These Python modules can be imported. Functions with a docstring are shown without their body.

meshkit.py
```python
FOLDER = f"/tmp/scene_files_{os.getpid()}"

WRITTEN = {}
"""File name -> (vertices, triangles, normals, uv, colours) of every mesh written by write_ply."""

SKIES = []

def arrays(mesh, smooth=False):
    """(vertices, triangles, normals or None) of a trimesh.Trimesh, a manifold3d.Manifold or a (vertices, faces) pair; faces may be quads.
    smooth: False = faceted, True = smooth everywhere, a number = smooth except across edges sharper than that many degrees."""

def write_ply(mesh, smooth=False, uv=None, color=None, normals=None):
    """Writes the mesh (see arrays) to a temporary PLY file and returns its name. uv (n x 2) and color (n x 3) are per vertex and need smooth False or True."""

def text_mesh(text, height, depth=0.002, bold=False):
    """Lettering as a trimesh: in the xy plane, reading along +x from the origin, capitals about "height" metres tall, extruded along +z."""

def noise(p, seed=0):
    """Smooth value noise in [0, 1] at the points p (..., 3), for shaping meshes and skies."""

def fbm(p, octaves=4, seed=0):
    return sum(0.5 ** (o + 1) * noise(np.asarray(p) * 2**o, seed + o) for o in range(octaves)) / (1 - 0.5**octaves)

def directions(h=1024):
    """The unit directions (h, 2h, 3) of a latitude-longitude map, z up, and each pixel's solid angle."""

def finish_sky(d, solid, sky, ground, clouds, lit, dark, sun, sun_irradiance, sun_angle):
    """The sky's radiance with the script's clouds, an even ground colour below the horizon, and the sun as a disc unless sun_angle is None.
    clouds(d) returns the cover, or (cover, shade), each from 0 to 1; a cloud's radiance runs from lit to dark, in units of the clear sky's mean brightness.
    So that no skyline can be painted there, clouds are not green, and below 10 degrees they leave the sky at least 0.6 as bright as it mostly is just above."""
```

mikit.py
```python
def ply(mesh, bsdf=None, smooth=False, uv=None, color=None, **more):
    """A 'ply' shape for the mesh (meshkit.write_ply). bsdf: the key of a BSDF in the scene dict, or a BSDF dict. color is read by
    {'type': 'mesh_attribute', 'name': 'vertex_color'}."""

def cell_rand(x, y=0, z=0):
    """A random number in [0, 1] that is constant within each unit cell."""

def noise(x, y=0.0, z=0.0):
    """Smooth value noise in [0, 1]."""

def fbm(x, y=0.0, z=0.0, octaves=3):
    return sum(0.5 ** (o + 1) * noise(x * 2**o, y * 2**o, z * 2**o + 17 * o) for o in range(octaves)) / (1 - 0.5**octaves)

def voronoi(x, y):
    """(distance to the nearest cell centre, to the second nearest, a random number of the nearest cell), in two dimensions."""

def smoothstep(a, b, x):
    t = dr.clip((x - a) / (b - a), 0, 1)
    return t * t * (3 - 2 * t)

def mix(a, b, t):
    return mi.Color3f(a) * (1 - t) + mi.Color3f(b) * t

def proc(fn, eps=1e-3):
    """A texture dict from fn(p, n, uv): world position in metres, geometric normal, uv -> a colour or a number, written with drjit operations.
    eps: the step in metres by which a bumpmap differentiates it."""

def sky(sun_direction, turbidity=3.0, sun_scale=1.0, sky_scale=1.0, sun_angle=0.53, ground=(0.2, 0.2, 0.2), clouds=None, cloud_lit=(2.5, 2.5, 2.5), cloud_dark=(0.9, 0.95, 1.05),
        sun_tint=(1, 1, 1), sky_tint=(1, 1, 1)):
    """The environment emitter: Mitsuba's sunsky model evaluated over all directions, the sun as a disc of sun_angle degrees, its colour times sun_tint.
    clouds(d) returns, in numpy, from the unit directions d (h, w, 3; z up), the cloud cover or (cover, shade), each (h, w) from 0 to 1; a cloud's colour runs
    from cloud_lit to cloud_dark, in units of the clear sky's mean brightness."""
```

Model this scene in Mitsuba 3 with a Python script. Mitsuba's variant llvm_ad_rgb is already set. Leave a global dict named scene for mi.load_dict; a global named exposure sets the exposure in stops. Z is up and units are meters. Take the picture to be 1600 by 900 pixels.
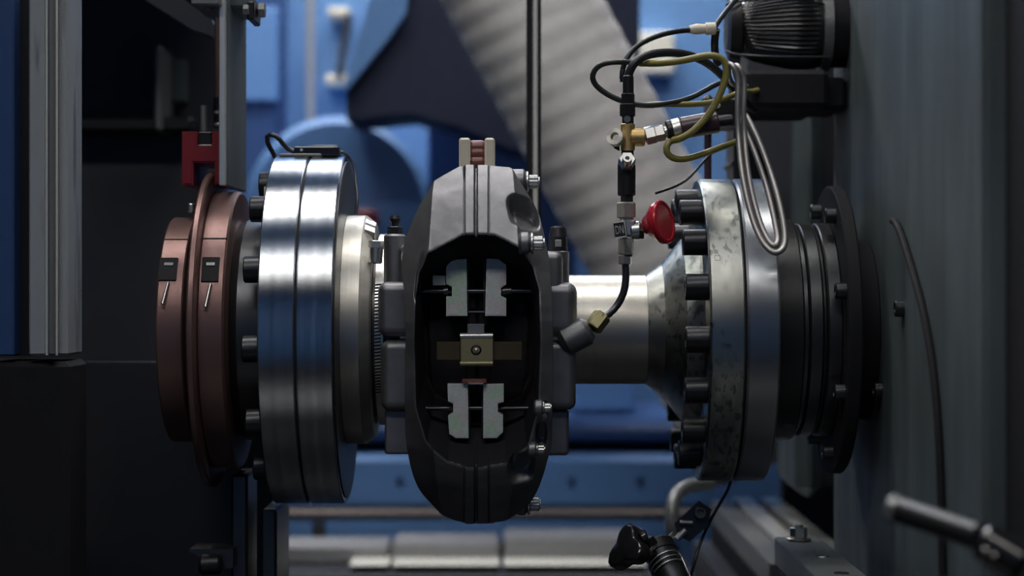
import math, random, numpy as np, trimesh, mitsuba as mi, drjit as dr, mikit, meshkit
from mikit import noise, fbm, proc, mix, smoothstep
from scipy.interpolate import CubicSpline, PchipInterpolator
from shapely.geometry import Polygon, box as sbox
T = mi.ScalarTransform4f
random.seed(3)
rng = np.random.default_rng(5)
scene, labels = {'type': 'scene'}, {}

# ------------------------------------------------------------------ camera, light, exposure
CAM, F = 1.6, 3200.0                 # camera stands 1.6 m before the rig's axis; 3200 px focal length
exposure = 0.65
scene['camera'] = {'type': 'thinlens', 'fov': 2 * math.degrees(math.atan(800 / F)), 'fov_axis': 'x', 'near_clip': 0.05, 'far_clip': 50.0,
                   'aperture_radius': 0.008, 'focus_distance': 1.50,
                   'to_world': T().look_at(origin=[0, -CAM, 0], target=[0, 0, 0], up=[0, 0, 1])}
# the shop's strip lamps: (y, width, x from, x to, radiance)
LAMPS = [(-0.06, 0.20, -0.75, 0.45, 10.0, 'middle one of the three strip lamps, straight above the rig'), (-1.45, 0.22, -0.75, 0.45, 9.0, 'front one of the three strip lamps, above the camera'), (1.25, 0.20, -1.0, 0.5, 17.0, 'rearmost of the three strip lamps, by the blue wall')]
LAMP_Z = 1.26
CEIL = 1.5

# ------------------------------------------------------------------ materials
def twosided(b): return {'type': 'twosided', 'bsdf': b}
def rgb(c): return {'type': 'rgb', 'value': [float(v) for v in c]} if not isinstance(c, dict) else c
def principled(name, c, rough=0.5, metal=0.0, spec=0.5, coat=0.0, **k):
    scene[name] = twosided({'type': 'principled', 'base_color': rgb(c), 'roughness': rough, 'metallic': metal, 'specular': spec, 'clearcoat': coat, **k})
def conductor(name, c, au, av=None, dist='ggx'):
    scene[name] = twosided({'type': 'roughconductor', 'material': 'none', 'distribution': dist, 'specular_reflectance': rgb(c), 'alpha_u': au, 'alpha_v': av or au})

def f_turned(p, n, uv):     # turned steel: hair-fine rings across the width
    s = 0.8 + 0.2 * noise(p.x * 1500.0) + 0.14 * (noise(p.x * 260.0 + 9.0) - 0.5) + 0.12 * (noise(p.x * 700.0, uv.x * 6.0) - 0.5)
    return mi.Color3f(0.66, 0.68, 0.71) * s
def f_nickel(p, n, uv):
    s = 0.85 + 0.25 * (fbm(p.x * 60.0, p.y * 30.0, p.z * 30.0) - 0.5) + 0.1 * (noise(p.x * 1200.0) - 0.5)
    return mi.Color3f(0.76, 0.73, 0.66) * s
def f_worn(p, n, uv):       # scuffed plated flange with dark pits and rub marks
    a = fbm(p.x * 45.0, p.y * 18.0, p.z * 18.0, 4)
    b = fbm(p.x * 420.0, p.y * 190.0, p.z * 190.0, 3)
    s = 0.62 + 0.9 * (a - 0.5) - 0.38 * smoothstep(0.54, 0.66, b) * smoothstep(0.36, 0.56, a)
    return mix((0.50, 0.50, 0.46), (0.22, 0.235, 0.225), smoothstep(0.45, 0.66, a)) * s * 2.0
def f_cast(p, n, uv):       # grey hard-anodised forging, faint blotches
    s = 0.92 + 0.35 * (fbm(p.x * 90.0, p.y * 90.0, p.z * 90.0, 4) - 0.5) + 0.10 * (noise(p.x * 1800.0, p.y * 1800.0, p.z * 1800.0) - 0.5)
    return mi.Color3f(0.245, 0.243, 0.258) * s
def f_zinc(p, n, uv):       # yellow-passivated zinc with a green and rose sheen
    t = fbm(p.x * 70.0, p.y * 40.0, p.z * 70.0, 4)
    c = mix((0.62, 0.65, 0.64), (0.52, 0.65, 0.52), smoothstep(0.40, 0.60, t))
    return mix(c, (0.66, 0.60, 0.62), smoothstep(0.55, 0.7, fbm(p.x * 150.0 + 4.0, p.z * 150.0, 2.0))) * (0.9 + 0.12 * (noise(p.x * 900.0, p.z * 900.0) - 0.5))
def f_blue(p, n, uv):
    return mi.Color3f(0.135, 0.29, 0.60) * (0.88 + 0.3 * (fbm(p.x * 2.3, p.y * 2.3, p.z * 2.3, 3) - 0.5))
def f_darkpaint(p, n, uv):
    return mi.Color3f(0.032, 0.034, 0.043) * (0.8 + 0.5 * fbm(p.x * 14.0, p.y * 14.0, p.z * 6.0, 4))
def f_plate(p, n, uv):      # grey-green mill-scale plate with vertical runs
    s = 0.55 + 0.9 * fbm(p.x * 60.0, p.y * 38.0, p.z * 6.0, 4) * (0.5 + fbm(p.x * 9.0, p.y * 9.0, p.z * 5.0, 3))
    return mi.Color3f(0.076, 0.097, 0.104) * s
def f_column(p, n, uv):     # ground steel with darker oily stains
    t = fbm(p.x * 70.0, p.y * 70.0, p.z * 9.0, 4)
    return mi.Color3f(0.36, 0.385, 0.40) * (0.75 + 0.5 * fbm(p.x * 30.0, 0.0, p.z * 3.0) - 0.45 * smoothstep(0.52, 0.66, t))
def f_duct(p, n, uv):
    t = fbm(p.x * 7.0, p.y * 7.0, p.z * 7.0, 3)
    return mix((0.68, 0.68, 0.66), (0.58, 0.55, 0.55), t) * (0.9 + 0.25 * (fbm(p.x * 60.0, p.z * 60.0, p.y * 60.0) - 0.5))
def f_braid(p, n, uv):
    a = dr.sin(uv.x * 2600.0 + uv.y * 50.0) * dr.sin(uv.x * 2600.0 - uv.y * 50.0)
    return mi.Color3f(0.74, 0.70, 0.69) * (0.62 + 0.38 * a)
def f_concrete(p, n, uv):
    return mi.Color3f(0.045, 0.045, 0.05) * (0.7 + 0.6 * fbm(p.x * 5.0, p.y * 5.0, 0.0, 4))

conductor('turned_steel', proc(f_turned), 0.075, 0.28, 'beckmann')
conductor('nickel', proc(f_nickel), 0.18, 0.36)
conductor('worn_steel', proc(f_worn), 0.17, 0.34, 'beckmann')
conductor('chrome', (0.62, 0.61, 0.58), 0.14)
conductor('rod_steel', (0.50, 0.52, 0.55), 0.10, 0.42)
principled('highlight_bar', (0.85, 0.84, 0.80), 0.38, 0.55)  # pale metal standing in for highlights on the rod and column edges
conductor('polished_rod', (0.80, 0.81, 0.83), 0.05, 0.26, 'beckmann')
conductor('braid', proc(f_braid), 0.28)
conductor('brass', (0.62, 0.44, 0.19), 0.26)
conductor('olive_plating', (0.36, 0.32, 0.18), 0.30)
principled('cast', proc(f_cast), 0.50, 0.88, 0.5)
principled('zinc', proc(f_zinc), 0.5, 0.3)
principled('blue_paint', proc(f_blue), 0.5, spec=0.35)
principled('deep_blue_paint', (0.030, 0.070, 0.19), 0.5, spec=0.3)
principled('hood_shade_paint', (0.016, 0.022, 0.05), 0.6, spec=0.3)  # near-black in place of the shade in the hood mouth
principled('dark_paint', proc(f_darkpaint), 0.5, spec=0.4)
principled('mill_plate', proc(f_plate), 0.55, 0.2)
principled('duct_cloth', proc(f_duct), 0.8, spec=0.2)
principled('concrete', proc(f_concrete), 0.8, spec=0.2)
principled('black_oxide', (0.013, 0.013, 0.015), 0.40, 0.2, 0.5)
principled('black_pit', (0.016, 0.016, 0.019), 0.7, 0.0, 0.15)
principled('rubber', (0.012, 0.012, 0.016), 0.42, 0.0, 0.5)
principled('black_gloss', (0.010, 0.010, 0.011), 0.22, 0.0, 0.6)
principled('dark_steel', (0.085, 0.087, 0.092), 0.36, 0.9)
principled('tarnished_leaf', (0.085, 0.062, 0.034), 0.45, 0.6)
principled('bar_steel', (0.16, 0.175, 0.18), 0.42, 0.6)
principled('screw_black', (0.045, 0.046, 0.05), 0.38, 0.8)
principled('grey_steel', (0.23, 0.235, 0.235), 0.40, 0.6)
principled('column_steel', proc(f_column), 0.45, 0.35)
principled('aluminium', (0.78, 0.77, 0.73), 0.36, 0.8)
principled('brown_anodised', (0.215, 0.128, 0.118), 0.42, 0.72)
principled('red_paint', (0.20, 0.012, 0.020), 0.42, spec=0.45)
principled('red_plastic', (0.40, 0.008, 0.020), 0.26, spec=0.5, coat=0.3)
principled('cream_plastic', (0.68, 0.62, 0.50), 0.5)
principled('brown_plastic', (0.16, 0.055, 0.045), 0.4)
principled('plum_plastic', (0.045, 0.022, 0.030), 0.35)
principled('yellow_cable', (0.23, 0.20, 0.055), 0.38)
principled('black_cable', (0.022, 0.026, 0.024), 0.35)
principled('white_paint', (0.75, 0.73, 0.64), 0.6)
principled('ceiling_paint', (0.07, 0.12, 0.22), 0.7, spec=0.2)
principled('grey_paint', (0.30, 0.30, 0.31), 0.5)
principled('ledge_paint', (0.20, 0.165, 0.15), 0.6)
scene['lamp_housing_paint'] = twosided({'type': 'diffuse', 'reflectance': rgb((0.5, 0.5, 0.5))})

# ------------------------------------------------------------------ mesh helpers
def X(px, y=0.0): return (px - 800.0) * (CAM + y) / F
def Z(py, y=0.0): return (450.0 - py) * (CAM + y) / F
def P(px, py, y=0.0): return np.array([X(px, y), y, Z(py, y)])
def S(y=0.0): return (CAM + y) / F
cat = trimesh.util.concatenate
XW = 0.276                           # the face of the gearbox wall that the right half hangs on
AX = np.array([0, 0, -0.0325])       # a point of the rig's axis of rotation, which runs along x

class UVMesh:                        # vertices, faces and uv, with its own normals kept smooth inside each strip
    def __init__(s, v, f, uv): s.v, s.f, s.uv = v, f, uv
def frame(d):
    d = np.asarray(d, float); d = d / np.linalg.norm(d)
    a = np.array([0, 0, 1.0]) if abs(d[2]) < 0.9 else np.array([0, 1.0, 0])
    u = np.cross(a, d); u /= np.linalg.norm(u)
    return d, u, np.cross(d, u)
def lathe(profile, origin=AX, direction=(1, 0, 0), n=96, closed=True, phase=0.0, arc=None):
    """profile: [(t, r)] along direction from origin; every segment is a strip of its own, so its edges stay crisp."""
    d, u, w = frame(direction)
    pr = list(profile) + ([profile[0]] if closed else [])
    a = np.linspace(0, 2 * math.pi, n + 1) + phase if arc is None else np.linspace(arc[0], arc[1], n + 1)
    ring = np.cos(a)[:, None] * u + np.sin(a)[:, None] * w
    V, Fc, UV, at, vol = [], [], [], 0, 0.0
    for (t0, r0), (t1, r1) in zip(pr[:-1], pr[1:]):
        if abs(t0 - t1) + abs(r0 - r1) < 1e-9: continue
        A = np.asarray(origin) + t0 * d + r0 * ring; B = np.asarray(origin) + t1 * d + r1 * ring
        V += [A, B]; vol += (t1 - t0) * (r0 * r0 + r0 * r1 + r1 * r1)
        UV += [np.stack([a / 6.2832, np.full(n + 1, t0 * 10)], 1), np.stack([a / 6.2832, np.full(n + 1, t1 * 10 + 1e-3 + abs(r1 - r0) * 10)], 1)]
        i = np.arange(n)
        i0, i1, j0, j1 = at + i, at + i + 1, at + n + 1 + i, at + n + 2 + i
        if r0 > 1e-9: Fc.append(np.stack([i0, i1, j0], 1))
        if r1 > 1e-9: Fc.append(np.stack([i1, j1, j0], 1))
        at += 2 * (n + 1)
    f = np.vstack(Fc)
    if vol < 0: f = f[:, ::-1]
    return UVMesh(np.vstack(V), f, np.vstack(UV))
def tm(m): return trimesh.Trimesh(m.v, m.f, process=False) if isinstance(m, UVMesh) else m
def ring(x0, x1, r, ri=0.0, c=0.0008, n=128):
    return lathe([(x0, ri), (x0, r - c), (x0 + c, r), (x1 - c, r), (x1, r - c), (x1, ri)] if ri > 0 else [(x0, 0), (x0, r - c), (x0 + c, r), (x1 - c, r), (x1, r - c), (x1, 0)], n=n, closed=ri > 0)
def spline(pts, step=0.004):
    p = np.asarray(pts, float)
    s = np.concatenate([[0], np.cumsum(np.linalg.norm(np.diff(p, axis=0), axis=1) ** 0.5)])
    t = np.linspace(0, s[-1], max(8, int(np.linalg.norm(np.diff(p, axis=0), axis=1).sum() / step)))
    return CubicSpline(s, p)(t) if len(p) > 2 else p[0] + (t / s[-1])[:, None] * (p[1] - p[0])
def tube(pts, r, n=14, step=0.004, smooth_path=True, rad=None):
    p = spline(pts, step) if smooth_path else np.asarray(pts, float)
    t = np.gradient(p, axis=0); t /= np.linalg.norm(t, axis=1, keepdims=True)
    _, u, _ = frame(t[0]); a = np.linspace(0, 2 * math.pi, n + 1); V, UV, L = [], [], 0
    for i in range(len(p)):
        u = u - t[i] * (u @ t[i]); u /= np.linalg.norm(u); w = np.cross(t[i], u)
        if i: L += np.linalg.norm(p[i] - p[i - 1])
        rr = r if rad is None else rad(L)
        V.append(p[i] + rr * (np.cos(a)[:, None] * u + np.sin(a)[:, None] * w)); UV.append(np.stack([np.full(n + 1, L), a / 6.2832], 1))
    k = np.arange(n); Fc = []
    for i in range(len(p) - 1):
        o, q = i * (n + 1), (i + 1) * (n + 1)
        Fc += [np.stack([o + k, o + k + 1, q + k], 1), np.stack([o + k + 1, q + k + 1, q + k], 1)]
    V, UV, m = np.vstack(V), np.vstack(UV), len(p) * (n + 1)
    V = np.vstack([V, p[0], V[:n + 1], p[-1], V[m - n - 1:m]]); UV = np.vstack([UV, UV[0], UV[:n + 1], UV[m - 1], UV[m - n - 1:m]])
    Fc += [np.stack([np.full(n, m), m + 2 + k, m + 1 + k], 1), np.stack([np.full(n, m + n + 2), m + n + 3 + k, m + n + 4 + k], 1)]
    return UVMesh(V, np.vstack(Fc), UV)
def hull(pts): return trimesh.convex.convex_hull(np.asarray(pts, float))
def bx(lo, hi, b=0.0):
    lo, hi = np.minimum(lo, hi).astype(float), np.maximum(lo, hi).astype(float)
    b = min(b, 0.45 * float((hi - lo).min()))
    if b <= 0: return trimesh.creation.box(bounds=[lo, hi])
    out = []
    for sx in (0, 1):
        for sy in (0, 1):
            for sz in (0, 1):
                c = np.where([sx, sy, sz], hi, lo); d = np.where([sx, sy, sz], -b, b)
                out += [c + d * [0, 1, 1], c + d * [1, 0, 1], c + d * [1, 1, 0]]
    return hull(out)
def pbx(x0, z0, x1, z1, y0, y1, b=0.0008):        # a box whose front face (at depth y0) spans the given part of the frame
    return bx([X(x0, y0), y0, Z(z1, y0)], [X(x1, y0), y1, Z(z0, y0)], b)
def prism(pts, y0, y1, bevel=0.0):
    """outline measured at depth y0, extruded back to y1; a chamfered front edge when bevel is given"""
    poly = Polygon([(X(a, y0), Z(b, y0)) for a, b in pts])
    def ex(pl, a, b):
        m = trimesh.creation.extrude_polygon(pl, abs(b - a), engine='earcut')
        m.vertices = np.stack([m.vertices[:, 0], max(a, b) - m.vertices[:, 2], m.vertices[:, 1]], 1)
        return m
    if not bevel: return ex(poly, y0, y1)
    return cat([ex(poly, y0 + bevel, y1), ex(poly.buffer(-bevel, join_style=2), y0, y0 + bevel * 1.01)])
def rod(a, b, r, n=24, c=0.0): 
    a, b = np.asarray(a, float), np.asarray(b, float); L = np.linalg.norm(b - a)
    pr = [(0, 0), (0, r - c), (c, r), (L - c, r), (L, r - c), (L, 0)] if c else [(0, 0), (0, r), (L, r), (L, 0)]
    return lathe(pr, a, b - a, n, closed=False)
def hexrod(a, b, r, phase=0.0):
    a, b = np.asarray(a, float), np.asarray(b, float); d, u, w = frame(b - a); L = np.linalg.norm(b - a); pts = []
    for k in range(6):
        q = math.pi / 3 * k + phase; e = math.cos(q) * u + math.sin(q) * w
        pts += [a + e * r * 0.9, a + e * r + d * 0.08 * L, b + e * r - d * 0.08 * L, b + e * r * 0.9]
    return hull(pts)
def capscrew(p, d, r, h):            # round head with a hexagon socket, seated at p, standing out along d
    head = lathe([(0, 0), (0, r), (h - 0.0008, r), (h, r - 0.0008), (h, r * 0.56), (h * 0.45, r * 0.52), (h * 0.45, 0)], p, d, 30, closed=False)
    return head

# ------------------------------------------------------------------ scene helpers
def numbered(name, parent=''):
    base = parent + name; k, i = base, 0
    while k in labels or k in scene or any(q.startswith(k + '__') for q in scene): i += 1; k = f'{base}_{i:03d}'
    return k
def put(key, mesh, m, smooth=32):
    if isinstance(mesh, UVMesh): scene[key] = mikit.ply((mesh.v, mesh.f), m, smooth=True, uv=mesh.uv)
    else: scene[key] = mikit.ply(mesh, m, smooth=smooth)
    return key
def join(*ms):
    ms = [m for q in ms for m in (q if isinstance(q, list) else [q])]
    if all(isinstance(m, UVMesh) for m in ms):
        at, V, Fc, UV = 0, [], [], []
        for m in ms: V.append(m.v); Fc.append(m.f + at); UV.append(m.uv); at += len(m.v)
        return UVMesh(np.vstack(V), np.vstack(Fc), np.vstack(UV))
    return cat([tm(m) for m in ms])
def thing(name, label, category, group=None):
    key = numbered(name); labels[key] = {'label': label, 'category': category}
    if group: labels[key]['group'] = group
    return key
def part(parent, name, mesh, m, label=None, smooth=32, kind=None):
    key = numbered(name, parent + '__'); put(key, mesh, m, smooth)
    if label or kind: labels[key] = {**({'label': label} if label else {}), **({'kind': kind} if kind else {})}
    return key
def solo(name, mesh, m, label, category, group=None, smooth=32):
    key = thing(name, label, category, group); return put(key, mesh, m, smooth)
def struct(name, mesh, m, label=None):
    labels[name] = {'kind': 'structure', **({'label': label} if label else {})}; return put(name, mesh, m, False)

# ------------------------------------------------------------------ the room
YB = 1.55
struct('wall_back', bx([-1.6, YB, -1.0], [1.6, YB + 0.1, CEIL]), 'blue_paint', 'blue painted wall behind the test rig')
struct('wall_front', bx([-1.6, -3.3, -1.0], [1.6, -3.2, CEIL]), 'blue_paint')
struct('wall_left', bx([-1.7, -3.2, -1.0], [-1.6, YB, CEIL]), 'dark_paint')
struct('wall_right', bx([1.6, -3.2, -1.0], [1.7, YB, CEIL]), 'dark_paint')
struct('floor', bx([-1.6, -3.2, -1.1], [1.6, YB, -1.0]), 'concrete')
struct('ceiling', bx([-1.6, -3.2, CEIL], [1.6, YB, CEIL + 0.1]), 'ceiling_paint')
struct('trim_1', bx([-1.5, -3.2, 0.27], [1.5, -3.16, 0.31], 0.004), 'white_paint')  # unseen pale strip added for a thin bright line mirrored in the flange
for y, w, xa, xb, L, lab in LAMPS:
    t = thing('strip_lamp', lab, 'lamp', 'strip lamps over the rig')
    h = join(bx([xa - 0.01, y - 0.035, LAMP_Z + 0.02], [xb + 0.01, y + 0.035, LAMP_Z + 0.07], 0.004), bx([xa + 0.1, y - 0.02, LAMP_Z + 0.07], [xa + 0.14, y + 0.02, CEIL]), bx([xb - 0.14, y - 0.02, LAMP_Z + 0.07], [xb - 0.1, y + 0.02, CEIL]))
    part(t, 'housing', h, 'lamp_housing_paint')
    k = part(t, 'diffuser', bx([xa, y - w / 2, LAMP_Z], [xb, y + w / 2, LAMP_Z + 0.02]), 'lamp_housing_paint', smooth=False)
    scene[k]['emitter'] = {'type': 'area', 'radiance': rgb((L, L * 0.965, L * 0.90))}

# ------------------------------------------------------------------ blue machinery on and before the back wall
yb = YB - 0.012
def wallpanel(x0, z0, x1, z1, m, dy=0.0, th=0.02): return bx([X(x0, YB - dy - th), YB - dy - th, Z(z1, YB - dy - th)], [X(x1, YB - dy - th), YB - dy, Z(z0, YB - dy - th)], 0.003)
t = thing('wall_cabinet', 'pale blue wall cabinet door with a dark surround left of the thin grey pipe', 'cabinet')
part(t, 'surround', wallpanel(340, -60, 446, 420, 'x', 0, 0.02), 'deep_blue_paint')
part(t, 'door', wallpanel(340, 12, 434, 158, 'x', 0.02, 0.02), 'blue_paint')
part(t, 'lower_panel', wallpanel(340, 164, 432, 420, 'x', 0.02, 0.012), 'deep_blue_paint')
solo('conduit_pipe', rod(P(485, -60, YB - 0.05), P(485, 640, YB - 0.05), 0.006), 'grey_paint', 'thin grey pipe running up the blue wall left of the dark hood', 'pipe')
t = thing('hinged_bracket', 'pair of small cream hinges joined by a dark bar on the blue wall', 'bracket')
part(t, 'hinge', wallpanel(512, 12, 545, 26, 'x', 0.0, 0.06), 'cream_plastic'); part(t, 'hinge', wallpanel(508, 117, 546, 132, 'x', 0.0, 0.06), 'cream_plastic')
part(t, 'bar', rod(P(545, 22, YB - 0.06), P(530, 122, YB - 0.06), 0.006), 'dark_paint')
solo('socket_box', wallpanel(985, 50, 1054, 114, 'x', 0, 0.05), 'white_paint', 'cream electrical box on the blue wall behind the looping cables', 'electrical box')
# extraction hood: a solid block, near-black to imitate its shaded inside
yh0, yh1 = 0.95, 1.15
hood = thing('extraction_hood', 'sheet-metal hood slanting behind the ribbed duct, its shaded mouth painted near-black', 'hood')
part(hood, 'shell', prism([(640, -80), (632, 20), (606, 60), (541, 140), (541, 186), (640, 176), (716, 196), (800, 232), (1000, 240), (1000, -80)], yh0, yh1), 'hood_shade_paint', smooth=False)
part(hood, 'side_sheet', prism([(600, -80), (560, 60), (536, 140), (541, 140), (606, 60), (634, 20), (642, -80)], yh0 - 0.03, yh1), 'blue_paint', smooth=False)
drum = thing('shadow_edge_drum', 'round pale blue blower for a curved shadow edge low on the wall behind the silver flange', 'prop')  # added drum whose rim imitates a curved shadow edge on the wall
part(drum, 'shell', rod(P(528, 326, 1.17), P(528, 326, YB), 0.125, 64, 0.01), 'blue_paint')
solo('red_stop_box', pbx(556, 327, 588, 352, 1.11, 1.17, 0.004), 'red_paint', 'small blurred red box behind the pale clamping collar', 'switch box')
solo('blue_column', pbx(668, 188, 900, 700, 1.25, YB, 0.004), 'deep_blue_paint', 'dark blue machine column behind the caliper', 'column')
solo('blue_side_panel', pbx(895, 560, 992, 644, 1.15, YB - 0.05, 0.004), 'blue_paint', 'blue panel just below the bare steel shaft', 'panel')
# the bed of the machine behind
bed = thing('machine_bed', 'blue steel machine bed with stepped horizontal beams behind the rig', 'machine bed')
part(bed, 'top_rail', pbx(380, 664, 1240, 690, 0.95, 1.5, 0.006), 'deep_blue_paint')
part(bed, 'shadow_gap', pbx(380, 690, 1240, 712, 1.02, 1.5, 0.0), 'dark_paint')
bm = part(bed, 'front_beam', pbx(380, 712, 1240, 797, 0.92, 1.5, 0.008), 'blue_paint')
for hx in (625, 893, 1000):
    part(bm, 'bolt_hole', rod(P(hx, 752, 0.921), P(hx, 752, 0.917), 0.0055, 20), 'deep_blue_paint')
part(bed, 'ledge', pbx(380, 797, 1240, 809, 0.90, 1.5, 0.004), 'ledge_paint')
part(bed, 'lower_beam', pbx(380, 811, 1240, 850, 0.905, 1.5, 0.004), 'blue_paint')
part(bed, 'foot', pbx(488, 814, 508, 842, 0.90, 1.0, 0.002), 'dark_paint')
for i, (a, b, c, lab) in enumerate([(425, 606, 852, 'leftmost of the three pale grey blocks in a row under the machine bed'), (612, 780, 846, 'middle one of the three pale grey blocks under the machine bed'), (787, 1010, 838, 'rightmost and widest of the three pale grey blocks under the machine bed')]):
    t = thing('grey_block', lab, 'block', 'grey blocks in a row under the machine bed')
    part(t, 'top', pbx(a, c, b, 883, 0.80, 0.885, 0.004), 'grey_paint')
    part(t, 'lip', pbx(a + (120 if i == 0 else 0), 883, b, 885, 0.735, 0.82, 0.0008), 'white_paint')
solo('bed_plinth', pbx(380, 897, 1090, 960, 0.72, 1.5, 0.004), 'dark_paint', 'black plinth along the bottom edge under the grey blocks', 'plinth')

# ribbed flexible duct
a0, a1 = P(784, -60, 0.62), P(1168, 640, 0.66)
dv = a1 - a0; Ld = np.linalg.norm(dv); Rd = 0.078
pr = [(0, Rd * 0.9)]
pitch = 0.0265
for i in range(int(Ld / pitch)):
    b = i * pitch
    for q in np.linspace(0, 1, 9)[:-1]: pr.append((b + q * pitch, Rd + 0.0035 * math.cos(2 * math.pi * q) ** 3))
pr.append((Ld, Rd * 0.9))
d_, u_, w_ = frame(dv)
def ductmesh():
    n = 72; a = np.linspace(0, 2 * math.pi, n + 1); V = []
    pp = np.array(pr)
    s = np.linspace(0, Ld, len(pr) * 1)
    for t0 in s:
        tt = t0 + pitch * a / (2 * math.pi)          # a spiral rib: the corrugation advances by a pitch each turn
        c = np.cos(2 * math.pi * tt / pitch); r = Rd + 0.0010 * np.where(c > -1, (c + 1) / 2, 0)
        sag = 0.004 * math.sin(math.pi * t0 / Ld)
        V.append(a0 + d_ * t0 + u_ * 0 + np.array([-sag * 0.4, 0, -sag * 0.4]) + r[:, None] * (np.cos(a)[:, None] * u_ + np.sin(a)[:, None] * w_))
    V = np.vstack(V); k = np.arange(n); Fc = []
    for i in range(len(s) - 1):
        o, q = i * (n + 1), (i + 1) * (n + 1); Fc += [np.stack([o + k, o + k + 1, q + k], 1), np.stack([o + k + 1, q + k + 1, q + k], 1)]
    return trimesh.Trimesh(V, np.vstack(Fc), process=False)
duct = thing('flexible_duct', 'wide grey ribbed flexible duct slanting down behind the caliper and shaft', 'duct')
part(duct, 'hose', ductmesh(), 'duct_cloth', smooth=True)
part(duct, 'end_cuff', lathe([(Ld - 0.02, Rd + 0.004), (Ld + 0.05, Rd + 0.004), (Ld + 0.05, Rd - 0.01), (Ld - 0.02, Rd - 0.01)], a0, dv, 64), 'dark_paint')

# polished upright rod: a pale bar on black stands in for its highlight
t = thing('guide_rod', 'tall black upright rod rising behind the caliper, its highlight built as a pale bar', 'rod')
part(t, 'channel', bx([X(822.5, 0.12), 0.12, Z(560, 0.12)], [X(845.5, 0.12), 0.134, 0.5], 0.002), 'black_pit')
part(t, 'shaft', rod([X(836.5, 0.12), 0.1195, Z(560, 0.12)], [X(836.5, 0.12), 0.1195, 0.5], 0.0021, 20), 'highlight_bar')

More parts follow.
